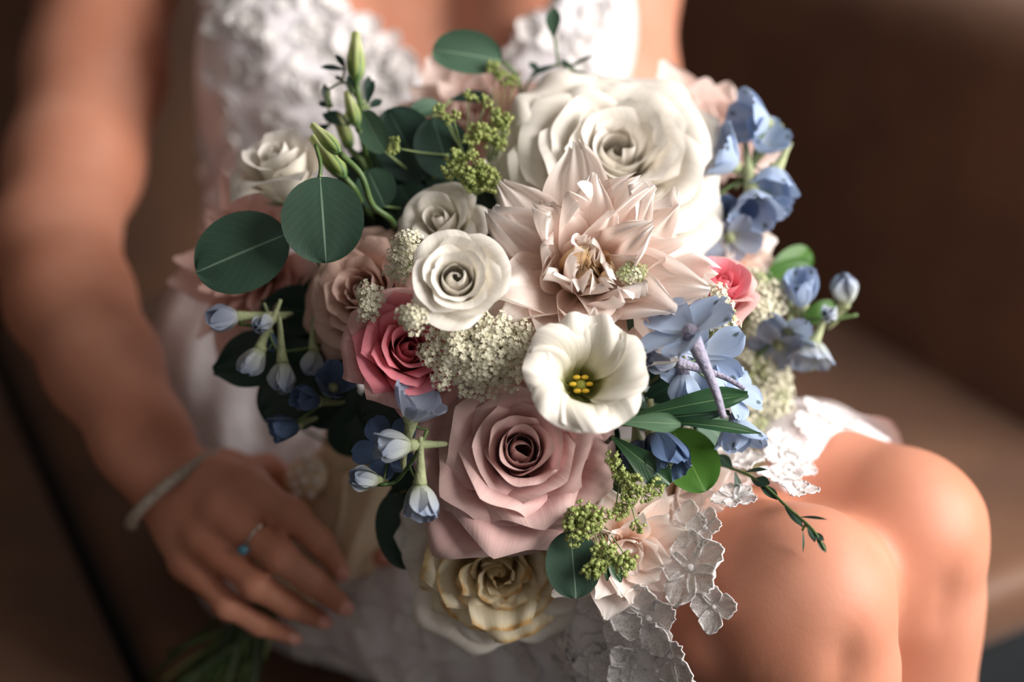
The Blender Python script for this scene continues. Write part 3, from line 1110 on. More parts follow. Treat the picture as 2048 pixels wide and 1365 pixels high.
# loose tail of the ribbon
tp = catmull([P(735, 930, 0.925), P(730, 1010, 0.928), P(712, 1090, 0.930), P(690, 1165, 0.936)], 8)
V = []
for i, p in enumerate(tp):
    t = i / (len(tp) - 1)
    for j in range(9):
        u = j / 8 - 0.5
        q = Vector(p) + RGT * (u * (0.030 + 0.008 * t)) + UPV * (u * 0.012) - FWD * (0.006 * math.sin(u * 7 + 2.5 * t) - 0.012 * (0.25 - u * u))
        V.append(q - B1)
add('ribbon_tail', mk_mesh('ribbon_tail', [tuple(v) for v in V], grid_faces(9, len(tp))), M['ribbon'], wrap)
for px, py, s in ((609, 917, 1), (621, 934, 1.1), (597, 944, 1), (606, 963, 1.15), (632, 962, 1.15), (588, 970, 0.9), (593, 989, 0.9), (621, 991, 1), (640, 938, 0.9), (580, 951, 0.8)):
    c = P(px, py, 0.925) - B1
    V, F = ball(c, 0.0027 * s, 10, 7)
    add('pearl', mk_mesh('pearl', V, F), M['pearl'], wrap)
V, F = ball((0, 0, 0), 1, 14, 8, (0.016, 0.014, 0.006))
mm = frame(P(612, 955, 0.931) - B1, camdir(-0.4, 0.2), 0.4)
add('brooch_back', mk_mesh('brooch_back', xform(V, mm), F), M['ribbon'], wrap)

_sr = random.Random(77)


def at_depth(p, lo, hi):
    """the point moved along the view until its distance lies between lo and hi"""
    d = (p - CAMLOC).dot(FWD)
    return CAMLOC + (p - CAMLOC) * (min(max(d, lo), hi) / d)


def inner_path(e):
    """stems drop straight back behind the heads, then run together to the tie"""
    v = e - CAMLOC
    d = v.dot(FWD)
    px, py = 1024 + v.dot(RGT) / d * FPX, 682.5 - v.dot(UPV) / d * FPX
    if py > 820 and px > 850:                      # low heads: over the lap, under the other heads
        c = P(930, 880, 0.888)
        return [at_depth(e.lerp(c, 0.5), 0.0, 0.872), c, P(815, 905, 0.935)]
    a = at_depth(e.lerp(B1, 0.12), 0.925, 0.945)
    return [a, at_depth(e.lerp(B1, 0.6), 0.935, 0.95)]


def stem_path(p0, d0=None):
    """from the back of a flower down into the tied bunch and out at its foot"""
    p0 = Vector(p0)
    j = lambda s: Vector((_sr.uniform(-s, s), _sr.uniform(-s, s), _sr.uniform(-s, s)))
    b1 = B1 + j(0.012)
    b2 = B2 + j(0.012)
    off = j(1.0)
    off = (off - HD * off.dot(HD))
    end = B2 + HD * _sr.uniform(0.075, 0.125) + off.normalized() * (0.040 * _sr.random() ** 0.5)
    pts = [p0]
    if d0 is not None:
        pts.append(at_depth(p0 + Vector(d0) * 0.025, 0.0, 0.945))
    pts += inner_path(pts[-1]) + [b1, b2, end]
    return catmull(pts, 6)


def add_stem(root, p0, d0=None, r=0.0021, mat='stemdark'):
    inv = root.matrix_world.inverted()
    path = xform(stem_path(p0, d0), inv)
    V, F = tube(path, r, 7)
    return add('stem', mk_mesh('stem', V, F), M[mat], root)


def flower_root(name, label, cat, px, py, d, axis, roll=0.0, group=None):
    pos = P(px, py, d)
    m = frame(pos, camdir(*axis), roll)
    r = thing(name, label, cat, m, group)
    bpy.context.view_layer.update()
    return r, d / FPX


def pet(root, V, F, uv, az, mat, name='petal'):
    return add(name, mk_mesh(name, rotz(V, az), F, uv), M[mat] if isinstance(mat, str) else mat, root)


def sepals(root, R, h, n=5):
    for k in range(n):
        V, F, uv = sheet(0.55 * R, 0.10 * R, [(0, 100), (1, 60)], beta=((0, 0.5), (1, 0.3)), wprof=((0, 0.7), (0.3, 1), (1, 0.03)), base=(0.03 * R, (-h - 0.02) * R), nu=5, nv=8)
        pet(root, V, F, uv, 2 * PI * k / n, 'sepal', 'sepal')


def rose(name, label, px, py, d, Rpx, axis, roll, mats, N=30, seed=1, h=0.72, top=lambda t: 0.02 + 0.16 * t - 0.50 * t * t, reflex=105, point=0.34,
         ruf=0.0, openness=1.0, inner=0.07, wide=1.0, jitter=0.06, power=1.05, cat='rose', group=None, stem=True, tipcurl=0.9, roll_back=0.7, rfreq=(1.6, 2.2, 2.8, 3.3), pq=1.7, flip=0.09, flipv=1.0, wrap=False, close=True, nu=15, nv=18, rmax=0.80):
    root, k = flower_root(name, label, cat, px, py, d, axis, roll, group)
    R = Rpx * k
    rng = random.Random(seed)
    for i in range(N):
        t = i / (N - 1)
        rho = inner + rmax * t ** power * openness
        z = top(t) + rng.uniform(-jitter, jitter) * 0.5
        b = (0.03, -h)
        ch = math.hypot(rho - b[0], z - b[1])
        g = math.degrees(math.atan2(rho - b[0], z - b[1]))
        rx = 4 + reflex * t ** 1.5 * rng.uniform(0.8, 1.15)
        a = [(0, g + 36), (0.5, g - 16), (0.76, g - 14 + 0.12 * rx), (0.9, g + 0.6 * rx), (1, g + rx)]
        L = ch * (1.10 + 0.14 * t)
        if i < 5 and close:
            a = [(0, g + 30), (0.5, g - 4), (0.78, -14 + 3 * i), (1, -38 + 8 * i)]
            L = ch * 1.06
        W = (0.20 + 0.46 * t ** 0.8) * wide * rng.uniform(0.9, 1.1)
        bt = min(2.5, W / max(rho, 0.05))
        bt0 = min(2.3, bt * 1.1)
        beta = [(0, bt0), (0.62, bt), (0.85, bt * (1 - 0.5 * t)), (1, bt * (1 - tipcurl * t) - roll_back * t)]
        wp = [(0, 0.40), (0.35, 0.82), (0.72, 1.0), (0.92, 0.92), (1, 0.72)] if point > 0.1 else [(0, 0.42), (0.4, 0.85), (0.75, 1.0), (0.93, 0.9), (1, 0.66)]
        V, F, uv = sheet(L * R, W * R, a, beta, wp, tip=(point * (0.25 + 0.75 * t * t), pq if point > 0.1 else 2.4),
                         ruffle=(ruf * R * (0.3 + 0.7 * t) * rng.uniform(0.5, 1.2), rng.choice(rfreq), rng.random() * 6.28),
                         base=(b[0] * R, b[1] * R), spiral=0.035 * R * (1 - 0.4 * t), twist=rng.uniform(-0.12, 0.12) * t, nu=nu, nv=nv, flip=flip * R * (0.15 + 0.85 * t), wrap=wrap, flipv=flipv)
        m = mats[min(len(mats) - 1, int(t * len(mats)))]
        pet(root, V, F, uv, i * 2.39996 + rng.uniform(-0.12, 0.12), m)
    sepals(root, R, h)
    if stem:
        zz = root.matrix_world.to_3x3() @ Vector((0, 0, 1))
        add_stem(root, root.matrix_world @ Vector((0, 0, -h * R)), -zz)
    return root, R


def dahlia(name, label, px, py, d, Rpx, axis, roll, mats, N=44, seed=2, curl=1.0, wide=0.17, cone=0.5, ruf=0.02, cat='dahlia', a_in=18, a_out=112, group=None, azr=None, h=0.42, nu=9, nv=18, twist=0.9, lmin=0.32):
    root, k = flower_root(name, label, cat, px, py, d, axis, roll, group)
    R = Rpx * k
    rng = random.Random(seed)
    for i in range(N):
        t = i / (N - 1)
        az = i * 2.39996 + rng.uniform(-0.15, 0.15)
        if azr is not None:
            az = azr[0] + (azr[1] - azr[0]) * ((i * 0.618034) % 1.0)
        L = (lmin + (1.10 - lmin) * t ** 0.75) * rng.uniform(0.88, 1.1)
        a0 = a_in * 0.8 + (a_out - 40 - a_in) * t + rng.uniform(-8, 8)
        a1 = a_in - 25 + (a_out - a_in) * t ** 0.9 + rng.uniform(-16, 16)
        tipb = rng.choice((-75, -40, 30, 60, 85)) * curl * (0.4 + 0.6 * t)
        a = [(0, a0 + 25), (0.45, a1), (0.75, a1 + 0.35 * tipb * 0.4), (1, a1 + tipb)]
        W = wide * (0.65 + 0.6 * t) * rng.uniform(0.8, 1.25)
        tr = rng.uniform(0.7, 1.7) * (1.15 - 0.3 * t)
        beta = [(0, tr * 1.2), (0.5, tr * rng.uniform(0.5, 0.9)), (0.8, tr * rng.uniform(0.2, 0.9)), (1, rng.uniform(-0.6, 1.2))]
        wp = [(0, 0.35), (0.35, 0.88), (0.65, 1.0), (0.86, 0.62), (1, 0.10)]
        V, F, uv = sheet(L * R, W * R, a, beta, wp, tip=(0.05, 2), ruffle=(ruf * R * rng.uniform(0.3, 1.3), rng.choice((1.3, 2.1, 3.0)), rng.random() * 6.28),
                         base=((0.02 + 0.05 * (1 - t)) * R, (-h - 0.06 * t) * R), twist=rng.uniform(-twist, twist), nu=nu, nv=nv)
        m = mats[min(len(mats) - 1, int(t * len(mats)))]
        pet(root, V, F, uv, az, m)
    V, F = ball((0, 0, -(h + 0.04) * R), 0.10 * R, 12, 8, (1, 1, 0.7))
    add('flower_base', mk_mesh('flower_base', V, F), M['sepal'], root)
    zz = root.matrix_world.to_3x3() @ Vector((0, 0, 1))
    add_stem(root, root.matrix_world @ Vector((0, 0, -(h + 0.08) * R)), -zz, 0.003)
    return root, R


# ------------------------------------------------------------------ big blooms
rose('rose', 'large dusty mauve rose with pointed outer petals and a tight spiral heart', 1045, 895, 0.762, 272, (0.05, 0.24), 0.35, ['mauve'], N=28, seed=5, nu=23, nv=22,
     h=0.55, reflex=85, point=0.62, pq=1.25, inner=0.03, flip=0.13, flipv=0.25, ruf=0.012, rmax=0.84, roll_back=1.0, top=lambda t: 0.0 + 0.18 * t - 0.48 * t * t, power=1.3)
rose('rose', 'pink rose with a deep coral heart beside the white lace umbel', 822, 690, 0.768, 150, (0.25, 0.26), 1.3, ['pink', 'pink', 'pink', 'palepink'], N=24, seed=9,
     h=0.95, reflex=80, point=0.15, ruf=0.01, rmax=0.68, top=lambda t: 0.0 + 0.20 * t - 0.50 * t * t)
rose('rose', 'peach-brown ruffled rose half under two round eucalyptus leaves', 715, 575, 0.812, 165, (-0.36, 0.34), 2.0, ['dusty'], N=24, seed=13, h=0.8,
     reflex=95, point=0.22, ruf=0.04, rmax=0.76, nu=15)
rose('lisianthus', 'white lisianthus with a spiral of petals above the lace umbel', 912, 552, 0.744, 116, (0.05, 0.20), 0.6, ['white'], N=16, seed=21, h=1.0, reflex=40, point=0.05,
     ruf=0.02, rmax=0.64, inner=0.10, wide=1.25, wrap=True, flip=0.05, cat='lisianthus', roll_back=0.2, tipcurl=0.4, top=lambda t: 0.0 + 0.16 * t - 0.34 * t * t)
rose('garden_rose', 'big ivory garden rose with many rounded layered petals', 1240, 298, 0.838, 248, (0.12, 0.45), 0.2, ['gardenwhite'], N=34, seed=31, h=0.60, reflex=70, point=0.02,
     ruf=0.045, rmax=0.84, inner=0.05, wide=1.0, wrap=True, flip=0.06, jitter=0.14, top=lambda t: 0.02 + 0.26 * t - 0.50 * t * t, cat='rose', nu=19, nv=20, roll_back=0.1, tipcurl=0.4, rfreq=(0.8, 1.2, 1.7, 2.1))
rose('rose', 'half-open creamy white rose bud standing out near the bodice', 550, 300, 0.845, 118, (-0.25, 0.9, 0.7), 0.5, ['white'], N=12, seed=37, h=1.05, reflex=32, point=0.12, ruf=0.015,
     rmax=0.58, inner=0.10, wide=1.2)
rose('rose', 'small cream white rose tucked behind the blush dahlia', 872, 430, 0.815, 105, (-0.30, 0.45), 0.9, ['white'], N=14, seed=41, h=0.9, reflex=90, point=0.3, rmax=0.75, wide=1.05)
rose('rose', 'deep pink rose half hidden behind the white lace umbel', 1052, 718, 0.815, 100, (0.25, 0.1), 0.2, ['pink'], N=14, seed=43, h=0.9, reflex=45, rmax=0.6)
rose('rose', 'bright pink rose seen from its side beside blue delphiniums', 1450, 555, 0.802, 118, (0.30, 0.95), 0.4, ['pink', 'pink', 'palepink'], N=14, seed=47, h=1.1, reflex=30, point=0.2, rmax=0.45)
rose('garden_rose', 'cream yellow garden rose with browned petal rims under the mauve rose', 998, 1150, 0.808, 203, (0.02, -0.22), 0.1, ['cream', 'cream', 'cream', 'gardenwhite'], N=38, seed=53, h=0.6, reflex=70, point=0.0,
     ruf=0.06, rmax=0.86, inner=0.05, wide=0.85, wrap=True, flip=0.05, jitter=0.25, top=lambda t: 0.02 + 0.15 * t - 0.40 * t * t, rfreq=(1.2, 1.7, 2.4), tipcurl=0.4, roll_back=0.1)

dahlia('dahlia', 'large curly blush dahlia with a peach heart in the middle of the bouquet', 1174, 535, 0.772, 278, (0.05, 0.22), 0.3, ['apricot', 'blush', 'blush', 'blush', 'blush', 'blush'], N=50, seed=61, wide=0.225, ruf=0.085,
       a_in=0, lmin=0.36, a_out=100, curl=1.35, h=0.40, nu=13, nv=20)
dahlia('dahlia', 'rosy peach dahlia spreading pointed petals over the sofa beside the arm', 488, 530, 0.884, 205, (-0.40, 0.12), 0.4, ['mauvedahlia'], N=36, seed=67, wide=0.19, curl=0.35, twist=0.4, a_out=95)
dahlia('dahlia', 'pale pink dahlia behind the top eucalyptus leaf at the neckline', 950, 205, 0.905, 170, (-0.05, 0.65), 0.1, ['blushpink'], N=34, seed=71, wide=0.24, curl=0.6, twist=0.5)
dahlia('dahlia', 'pale blush dahlia behind the ivory garden rose, against the sofa', 1402, 262, 0.912, 180, (0.30, 0.55), 0.2, ['blushpink'], N=22, seed=73, wide=0.34, curl=0.2, twist=0.2, a_out=78)
dahlia('dahlia', 'small blush dahlia between the pink rose and blue delphiniums', 1490, 490, 0.880, 125, (0.55, 0.35), 0.2, ['blush'], N=26, seed=79, wide=0.26, curl=0.7)
dahlia('dahlia', 'blush dahlia with wavy petals low beside the round hanging eucalyptus leaf', 1262, 1118, 0.782, 163, (0.2, -0.2), 0.2, ['blush'], N=32, seed=83, wide=0.28, curl=0.6, twist=0.5)
dahlia('dahlia', 'blush white dahlia resting on the lace hem near the knee', 1388, 990, 0.808, 128, (0.40, -0.15), 0.6, ['blush'], N=30, seed=89, wide=0.29, curl=0.5, twist=0.5)

# open lisianthus with a visible throat
root, k = flower_root('lisianthus', 'open white bell-shaped lisianthus with yellow stamens in its throat', 'lisianthus', 1170, 752, 0.740, (0.10, 0.36), 0.0)
R = 126 * k
rng = random.Random(5)
for i in range(9):
    t = 0 if i < 4 else 1
    V, F, uv = sheet((1.32 + 0.12 * t) * R, (0.80 + 0.12 * t) * R, [(0, 78), (0.22, 14), (0.5, 20), (0.7, 50), (0.88, 84), (1, 106 + 12 * t)],
                     [(0, 1), (1, 1)], [(0, 0.22), (0.4, 0.62), (0.75, 1.0), (0.93, 1.0), (1, 0.9)], tip=(0.08, 2.6),
                     ruffle=(0.07 * R, rng.choice((2.1, 3.2, 4.3)), rng.random() * 6), base=(0.10 * R, -0.72 * R), spiral=0.05 * R, nu=33, nv=22, wrap=True, flip=0.03 * R, crinkle=0.014 * R)
    pet(root, V, F, uv, (i * 2 * PI / 4 if t == 0 else i * 2 * PI / 5) + rng.uniform(-0.15, 0.15), 'whitethroat')
V, F = ball((0, 0, -0.58 * R), 0.12 * R, 12, 8, (1, 1, 1.5))
add('pistil', mk_mesh('pistil', V, F), M['throat'], root)
for i in range(6):
    a = i * PI / 3
    V, F = tube([(0.08 * R * math.cos(a), 0.08 * R * math.sin(a), -0.7 * R), (0.13 * R * math.cos(a), 0.13 * R * math.sin(a), -0.45 * R)], 0.012 * R, 6)
    st = add('stamen', mk_mesh('stamen', V, F), M['throat'], root)
    V, F = ball((0.135 * R * math.cos(a), 0.135 * R * math.sin(a), -0.43 * R), 0.055 * R, 8, 6, (1.2, 0.7, 0.9))
    add('anther', mk_mesh('anther', V, F), M['stamen'], st)
sepals(root, R, 0.8)
add_stem(root, root.matrix_world @ Vector((0, 0, -0.8 * R)), root.matrix_world.to_3x3() @ Vector((0, 0, -1)))

# ------------------------------------------------------------------ lisianthus buds
def bud(label, bpx, tpx, d0, d1, wpx, opened=0.0, smid=None):
    b, t = P(bpx[0], bpx[1], d0), P(tpx[0], tpx[1], d1)
    ax = (t - b)
    L = ax.length
    z = ax.normalized()
    x = z.cross(FWD).normalized()
    y = z.cross(x)
    m = Matrix((x, y, z)).transposed().to_4x4()
    m.translation = b
    root = thing('lisianthus_bud', label, 'bud', m)
    bpy.context.view_layer.update()
    W = wpx * d0 / FPX
    for i in range(5):
        V, F, uv = sheet(L * 1.05, W * 0.62, [(0, 62), (0.22, 14), (0.6, -16 + opened * 20), (1, -8 + opened * 60)], [(0, 1.2), (0.6, 1.4), (1, 0.9)], [(0, 0.6), (0.3, 1.0), (0.7, 0.75), (1, 0.22)],
                         base=(0.05 * W, 0), spiral=0.12 * W, twist=0.25, nu=9, nv=14)
        pet(root, V, F, uv, i * 2 * PI / 5, 'bud')
    for i in range(5):
        V, F, uv = sheet(L * 0.62, W * 0.11, [(0, 75), (0.3, 12), (1, 2)], [(0, 0.5), (1, 0.2)], [(0, 0.9), (0.4, 1), (1, 0.05)], base=(0.10 * W, -0.01 * L), nu=5, nv=8)
        pet(root, V, F, uv, i * 2 * PI / 5 + 0.6, 'sepal', 'sepal')
    inv = m.inverted()
    pts = [b] + [P(*s) for s in (smid or [])]
    path = xform(catmull([tuple(p) for p in pts] + [tuple(P(775, 545, 0.93)), tuple(B1), tuple(B2), tuple(B2 + HD * 0.09)], 6), inv)
    V, F = tube(path, 0.0019, 7)
    add('stem', mk_mesh('stem', V, F), M['stem'], root)


bud('tall closed green lisianthus bud in front of the lace bodice', (712, 165), (710, 62), 0.845, 0.85, 22, smid=[(722, 220, 0.85)])
bud('slim closed lisianthus bud beside the blue-green rounded leaf', (715, 255), (692, 182), 0.84, 0.845, 17, smid=[(730, 300, 0.85)])
bud('pale half-open lisianthus bud among dark twigs', (700, 298), (678, 232), 0.855, 0.86, 22, 0.5, smid=[(735, 350, 0.86)])
bud('striped lisianthus bud on an arching stem over the round leaf', (680, 308), (622, 248), 0.80, 0.805, 17, smid=[(722, 350, 0.80), (745, 410, 0.81), (790, 455, 0.83)])
bud('fat pale lisianthus bud touching the white rose bud', (690, 355), (622, 272), 0.815, 0.82, 23, smid=[(720, 400, 0.83)])


# ------------------------------------------------------------------ eucalyptus and other leaves
def leaf_mesh(base, tip, nrm, wpx, wprof=ROUND, bend=0.0, cup=0.15, nu=13, nv=18, ruf=0.0, seed=0, twist=0.0, vein=0.02):
    """a leaf between two points; nrm: rough direction its face looks (camera terms)"""
    ax = tip - base
    L = ax.length
    y = ax.normalized()
    n = camdir(*nrm)
    z = (n - y * n.dot(y)).normalized()
    x = y.cross(z)
    m = Matrix((x, y, z)).transposed().to_4x4()
    m.translation = base
    W = wpx
    V, F, uv = sheet(L, W, [(0, 90 - bend), (0.5, 90), (1, 90 + bend)], [(0, cup), (1, cup)], wprof, ruffle=(ruf * L, 1.7, seed), twist=twist, nu=nu, nv=nv, vein=vein * W)
    return xform(V, m), F, uv


LANCE = [(0, 0.12), (0.25, 0.62), (0.55, 1.0), (0.8, 0.78), (1, 0.04)]
OBOV = [(0, 0.10), (0.3, 0.45), (0.65, 0.95), (0.82, 1.0), (0.93, 0.62), (1, 0.0)]


def sprig(name, label, cat, leaves, stempts, r=0.0012, smat='stem', toB=True, group=None):
    """leaves: (base px,py,d, tip px,py,d, half width px, normal, material, profile, bend, cup)"""
    p0 = P(*stempts[0])
    root = thing(name, label, cat, Matrix.Translation(p0), group)
    off = np.array(p0)
    pts = [P(*s) for s in stempts]
    if toB:
        e = pts[-1]
        pts += inner_path(e) + [B1 + Vector((_sr.uniform(-.01, .01), 0, _sr.uniform(-.01, .01))), B2 + Vector((_sr.uniform(-.01, .01), 0, _sr.uniform(-.01, .01))),
                B2 + HD * _sr.uniform(0.06, 0.12) + RGT * _sr.uniform(-0.035, 0.035) + UPV * _sr.uniform(-0.03, 0.03)]
    V, F = tube(catmull([tuple(p) for p in pts], 6) - off, r, 7)
    add('stem', mk_mesh('stem', V, F), M[smat], root)
    for i, lf in enumerate(leaves):
        b, t, w, nrm, mat = P(*lf[0]), P(*lf[1]), lf[2], lf[3], lf[4]
        prof = lf[5] if len(lf) > 5 else ROUND
        bend = lf[6] if len(lf) > 6 else 6
        cup = lf[7] if len(lf) > 7 else 0.12
        wm = w * (lf[0][2] + lf[1][2]) / 2 / FPX
        V, F, uv = leaf_mesh(b, t, nrm, wm, prof, bend, cup, seed=i * 1.7, ruf=0.01)
        lo_ = add('leaf', mk_mesh('leaf', V - off, F, uv), M[mat], root)
        # leaf stalk back to the nearest stem point
        sp = catmull([tuple(p) for p in [P(*s) for s in stempts]], 6) if len(stempts) > 1 else np.array([p0])
        q = sp[np.argmin(((sp - np.array(b)) ** 2).sum(1))]
        if np.linalg.norm(q - np.array(b)) > 0.002:
            bb_ = b.lerp(t, 0.03)
            V, F = tube(np.linspace(q, np.array(bb_), 5) - off, [0.0009, 0.0007], 6)
            add('leaf_stalk', mk_mesh('leaf_stalk', V, F), M['stempale'], lo_)
    return root


sprig('eucalyptus_sprig', 'eucalyptus sprig with two large round dark green leaves over the peach-brown rose', 'eucalyptus',
      [((575, 468, 0.800), (392, 545, 0.80), 82, (-0.1, 0.1), 'euca'), ((640, 354, 0.785), (652, 527, 0.783), 83, (0.05, 0.1), 'euca')],
      [(632, 290, 0.80), (640, 350, 0.790), (600, 450, 0.80), (640, 530, 0.83)])
sprig('eucalyptus_sprig', 'eucalyptus sprig with one folded green leaf at the neckline', 'eucalyptus',
      [((1004, 122, 0.878), (864, 100, 0.878), 50, (0.1, 0.15), 'eucalight', ROUND, 10, 0.7)], [(1006, 122, 0.878), (1040, 170, 0.885), (1030, 300, 0.90)])
sprig('eucalyptus_sprig', 'eucalyptus sprig of overlapping dark round leaves behind the green umbels', 'eucalyptus',
      [((850, 360, 0.850), (775, 218, 0.850), 64, (-0.2, 0.25), 'eucadark'), ((900, 355, 0.842), (865, 235, 0.842), 55, (-0.1, 0.25), 'eucadark'),
       ((800, 245, 0.868), (890, 210, 0.875), 26, (0.2, 0.5), 'eucalight', LANCE, 25, 0.8), ((770, 305, 0.838), (725, 222, 0.842), 30, (-0.5, 0.3), 'eucalight', ROUND, 15, 0.4),
       ((770, 415, 0.83), (735, 340, 0.835), 42, (-0.2, 0.3), 'euca'), ((900, 200, 0.875), (985, 195, 0.88), 18, (0.1, 0.6), 'eucadark', LANCE, 12, 0.3),
       ((830, 430, 0.845), (800, 370, 0.848), 45, (-0.1, 0.3), 'leafdark'), ((890, 400, 0.852), (910, 320, 0.852), 50, (0.1, 0.2), 'leafdark'), ((700, 420, 0.86), (760, 300, 0.87), 55, (-0.2, 0.2), 'leafdark')],
      [(860, 240, 0.87), (850, 330, 0.86), (820, 420, 0.855), (830, 520, 0.87)])
sprig('eucalyptus_sprig', 'eucalyptus sprig with one round leaf hanging below the mauve rose', 'eucalyptus',
      [((1140, 1062, 0.766), (1152, 1198, 0.764), 56, (0.05, -0.05), 'euca')], [(1140, 1060, 0.766), (1120, 1000, 0.81), (1080, 900, 0.85)])
sprig('eucalyptus_sprig', 'eucalyptus sprig with dark round leaves tucked under the mauve rose', 'eucalyptus',
      [((930, 1000, 0.800), (960, 1110, 0.803), 78, (-0.1, -0.2), 'eucadark'), ((790, 985, 0.828), (815, 1140, 0.835), 52, (-0.25, -0.1), 'leafdark'),
       ((830, 960, 0.835), (800, 1080, 0.84), 50, (-0.2, 0), 'leafdark')],
      [(880, 1010, 0.82), (850, 960, 0.84), (800, 900, 0.87)])
sprig('leafy_sprig', 'bright green rounded leaf beside the dark blue delphinium', 'leaves',
      [((1345, 860, 0.812), (1410, 985, 0.790), 60, (0.2, 0.0), 'bright', ROUND, 8, 0.2), ((1400, 840, 0.85), (1470, 900, 0.86), 38, (0.3, 0), 'eucalight', ROUND, 8, 0.2)], [(1345, 860, 0.812), (1280, 820, 0.845), (1150, 830, 0.88)])
sprig('leafy_sprig', 'broad green leaves behind the blue bells, against the sofa', 'leaves',
      [((1540, 570, 0.885), (1620, 500, 0.90), 34, (0.3, 0.4), 'bright', ROUND, 10, 0.3), ((1530, 560, 0.88), (1622, 530, 0.885), 26, (0.2, 0.1), 'bright', ROUND, 10, 0.3),
       ((1560, 690, 0.88), (1645, 720, 0.885), 36, (0.3, 0), 'eucalight', ROUND, 8, 0.2), ((1610, 640, 0.88), (1670, 610, 0.885), 22, (0.2, 0), 'bright', ROUND, 8, 0.2)],
      [(1540, 570, 0.885), (1500, 620, 0.89), (1400, 700, 0.90)])
sprig('ruscus_sprig', 'ruscus sprig of long glossy dark leaves beside the open lisianthus', 'leaves',
      [((1235, 842, 0.765), (1497, 790, 0.765), 27, (0.0, 0.5), 'ruscus', OBOV, 8, 0.5), ((1225, 845, 0.758), (1363, 850, 0.755), 22, (0.0, 0.35), 'ruscuslight', OBOV, 14, 0.4),
       ((1340, 845, 0.775), (1523, 868, 0.775), 15, (0.0, 0.6), 'ruscus', LANCE, 10, 0.6), ((1105, 822, 0.758), (1226, 855, 0.757), 18, (0, 0.4), 'ruscuslight', OBOV, 12, 0.4),
       ((1235, 850, 0.785), (1460, 825, 0.79), 22, (0.0, 0.6), 'ruscus', LANCE, 6, 0.4)],
      [(1230, 845, 0.764), (1210, 842, 0.79), (1150, 850, 0.84)], smat='stemdark')
sprig('ruscus_sprig', 'ruscus sprig of dark rounded leaves beneath the dark blue delphinium', 'leaves',
      [((1225, 875, 0.772), (1340, 970, 0.768), 33, (0.1, 0.1), 'ruscus', OBOV, 10, 0.3), ((1185, 940, 0.80), (1305, 1010, 0.80), 50, (0.1, -0.1), 'ruscus', ROUND, 8, 0.3),
       ((1190, 860, 0.80), (1265, 960, 0.80), 36, (0.1, 0.1), 'leafdark', LANCE, 8, 0.3), ((1200, 1000, 0.815), (1265, 1060, 0.815), 22, (0.1, 0), 'ruscus', LANCE, 8, 0.3)],
      [(1225, 875, 0.775), (1190, 900, 0.81), (1120, 880, 0.85)], smat='stemdark')
sprig('ruscus_sprig', 'ruscus sprig of dark leaves between the blush dahlia and the starry blue delphinium', 'leaves',
      [((1300, 700, 0.79), (1270, 600, 0.782), 36, (0.2, 0.1), 'ruscus', ROUND, 8, 0.3), ((1255, 780, 0.80), (1340, 690, 0.80), 40, (0.2, 0.1), 'leafdark', LANCE, 8, 0.3),
       ((1290, 800, 0.81), (1400, 740, 0.815), 45, (0.2, 0.1), 'leafdark', LANCE, 8, 0.3), ((1330, 800, 0.82), (1440, 770, 0.825), 30, (0.2, 0.1), 'bright', LANCE, 8, 0.3)],
      [(1300, 705, 0.795), (1270, 780, 0.82), (1200, 800, 0.86)], smat='stemdark')
sprig('leafy_sprig', 'sprig of broad blackish green leaves below the blue buds beside the pink rose', 'leaves',
      [((620, 690, 0.845), (425, 742, 0.85), 62, (-0.3, 0.1), 'leafdark', LANCE, 8, 0.3), ((690, 740, 0.85), (520, 830, 0.85), 75, (-0.3, 0), 'leafdark', ROUND, 8, 0.3), ((700, 640, 0.85), (520, 610, 0.86), 55, (-0.3, 0.2), 'leafdark', LANCE, 8, 0.3),
       ((720, 800, 0.85), (590, 800, 0.85), 60, (-0.2, 0), 'leafdark', ROUND, 8, 0.3), ((745, 720, 0.835), (640, 700, 0.84), 60, (-0.2, 0), 'leafdark', ROUND, 8, 0.3),
       ((820, 800, 0.835), (720, 840, 0.84), 55, (-0.2, 0), 'leafdark', ROUND, 8, 0.3), ((860, 900, 0.83), (770, 960, 0.835), 60, (-0.2, 0), 'leafdark', ROUND, 8, 0.3)],
      [(600, 690, 0.855), (690, 760, 0.86), (760, 840, 0.87)], smat='stemdark')

# leaves deep inside, between the flower heads
rng = random.Random(3)
for q, (cx, cy) in enumerate(((900, 620), (1050, 780), (1250, 700), (1330, 600), (1000, 440), (1150, 950), (800, 420), (1345, 750), (660, 660), (730, 790), (770, 500))):
    lv = []
    for j in range(6):
        a = j * 1.05 + rng.uniform(-0.3, 0.3)
        bx, by = cx + 25 * math.cos(a), cy + 25 * math.sin(a)
        l = rng.uniform(95, 130)
        oo = {5: 0.05, 7: 0.085}.get(q, 0.098)
        dd = D(cx, cy, oo)
        lv.append(((bx, by, dd), (bx + l * math.cos(a), by + l * math.sin(a), D(bx + l * math.cos(a), by + l * math.sin(a), oo - 0.004)), rng.uniform(38, 52), (0.3 * math.cos(a), -0.3 * math.sin(a)), 'leafdark', ROUND, 10, 0.3))
    near = ('beneath the white spiral lisianthus', 'beneath the mauve rose and lace umbel', 'beneath the blush dahlia', 'beneath the bright pink rose', 'beneath the small cream rose', 'beneath the mauve rose petals', 'beneath the arching bud stem', 'beneath the starry delphinium', 'beneath the drooping whitish buds', 'below the pink rose', 'beneath the small creamy lace tuft')[q]
    sprig('filler_sprig', 'sprig of dark filler leaves deep in the bouquet ' + near, 'leaves', lv, [(cx, cy, D(cx, cy, oo)), (cx - 15, cy + 15, D(cx, cy, oo + 0.02))], smat='stemdark')

# thin twigs
def twig(name, label, pts, leaves, mat='eucadark', r=0.0008, smat='stem', prof=LANCE):
    sprig(name, label, 'twig', [(b, t, w, n, mat, prof, 10, 0.3) for b, t, w, n in leaves], pts, r, smat, toB=False)


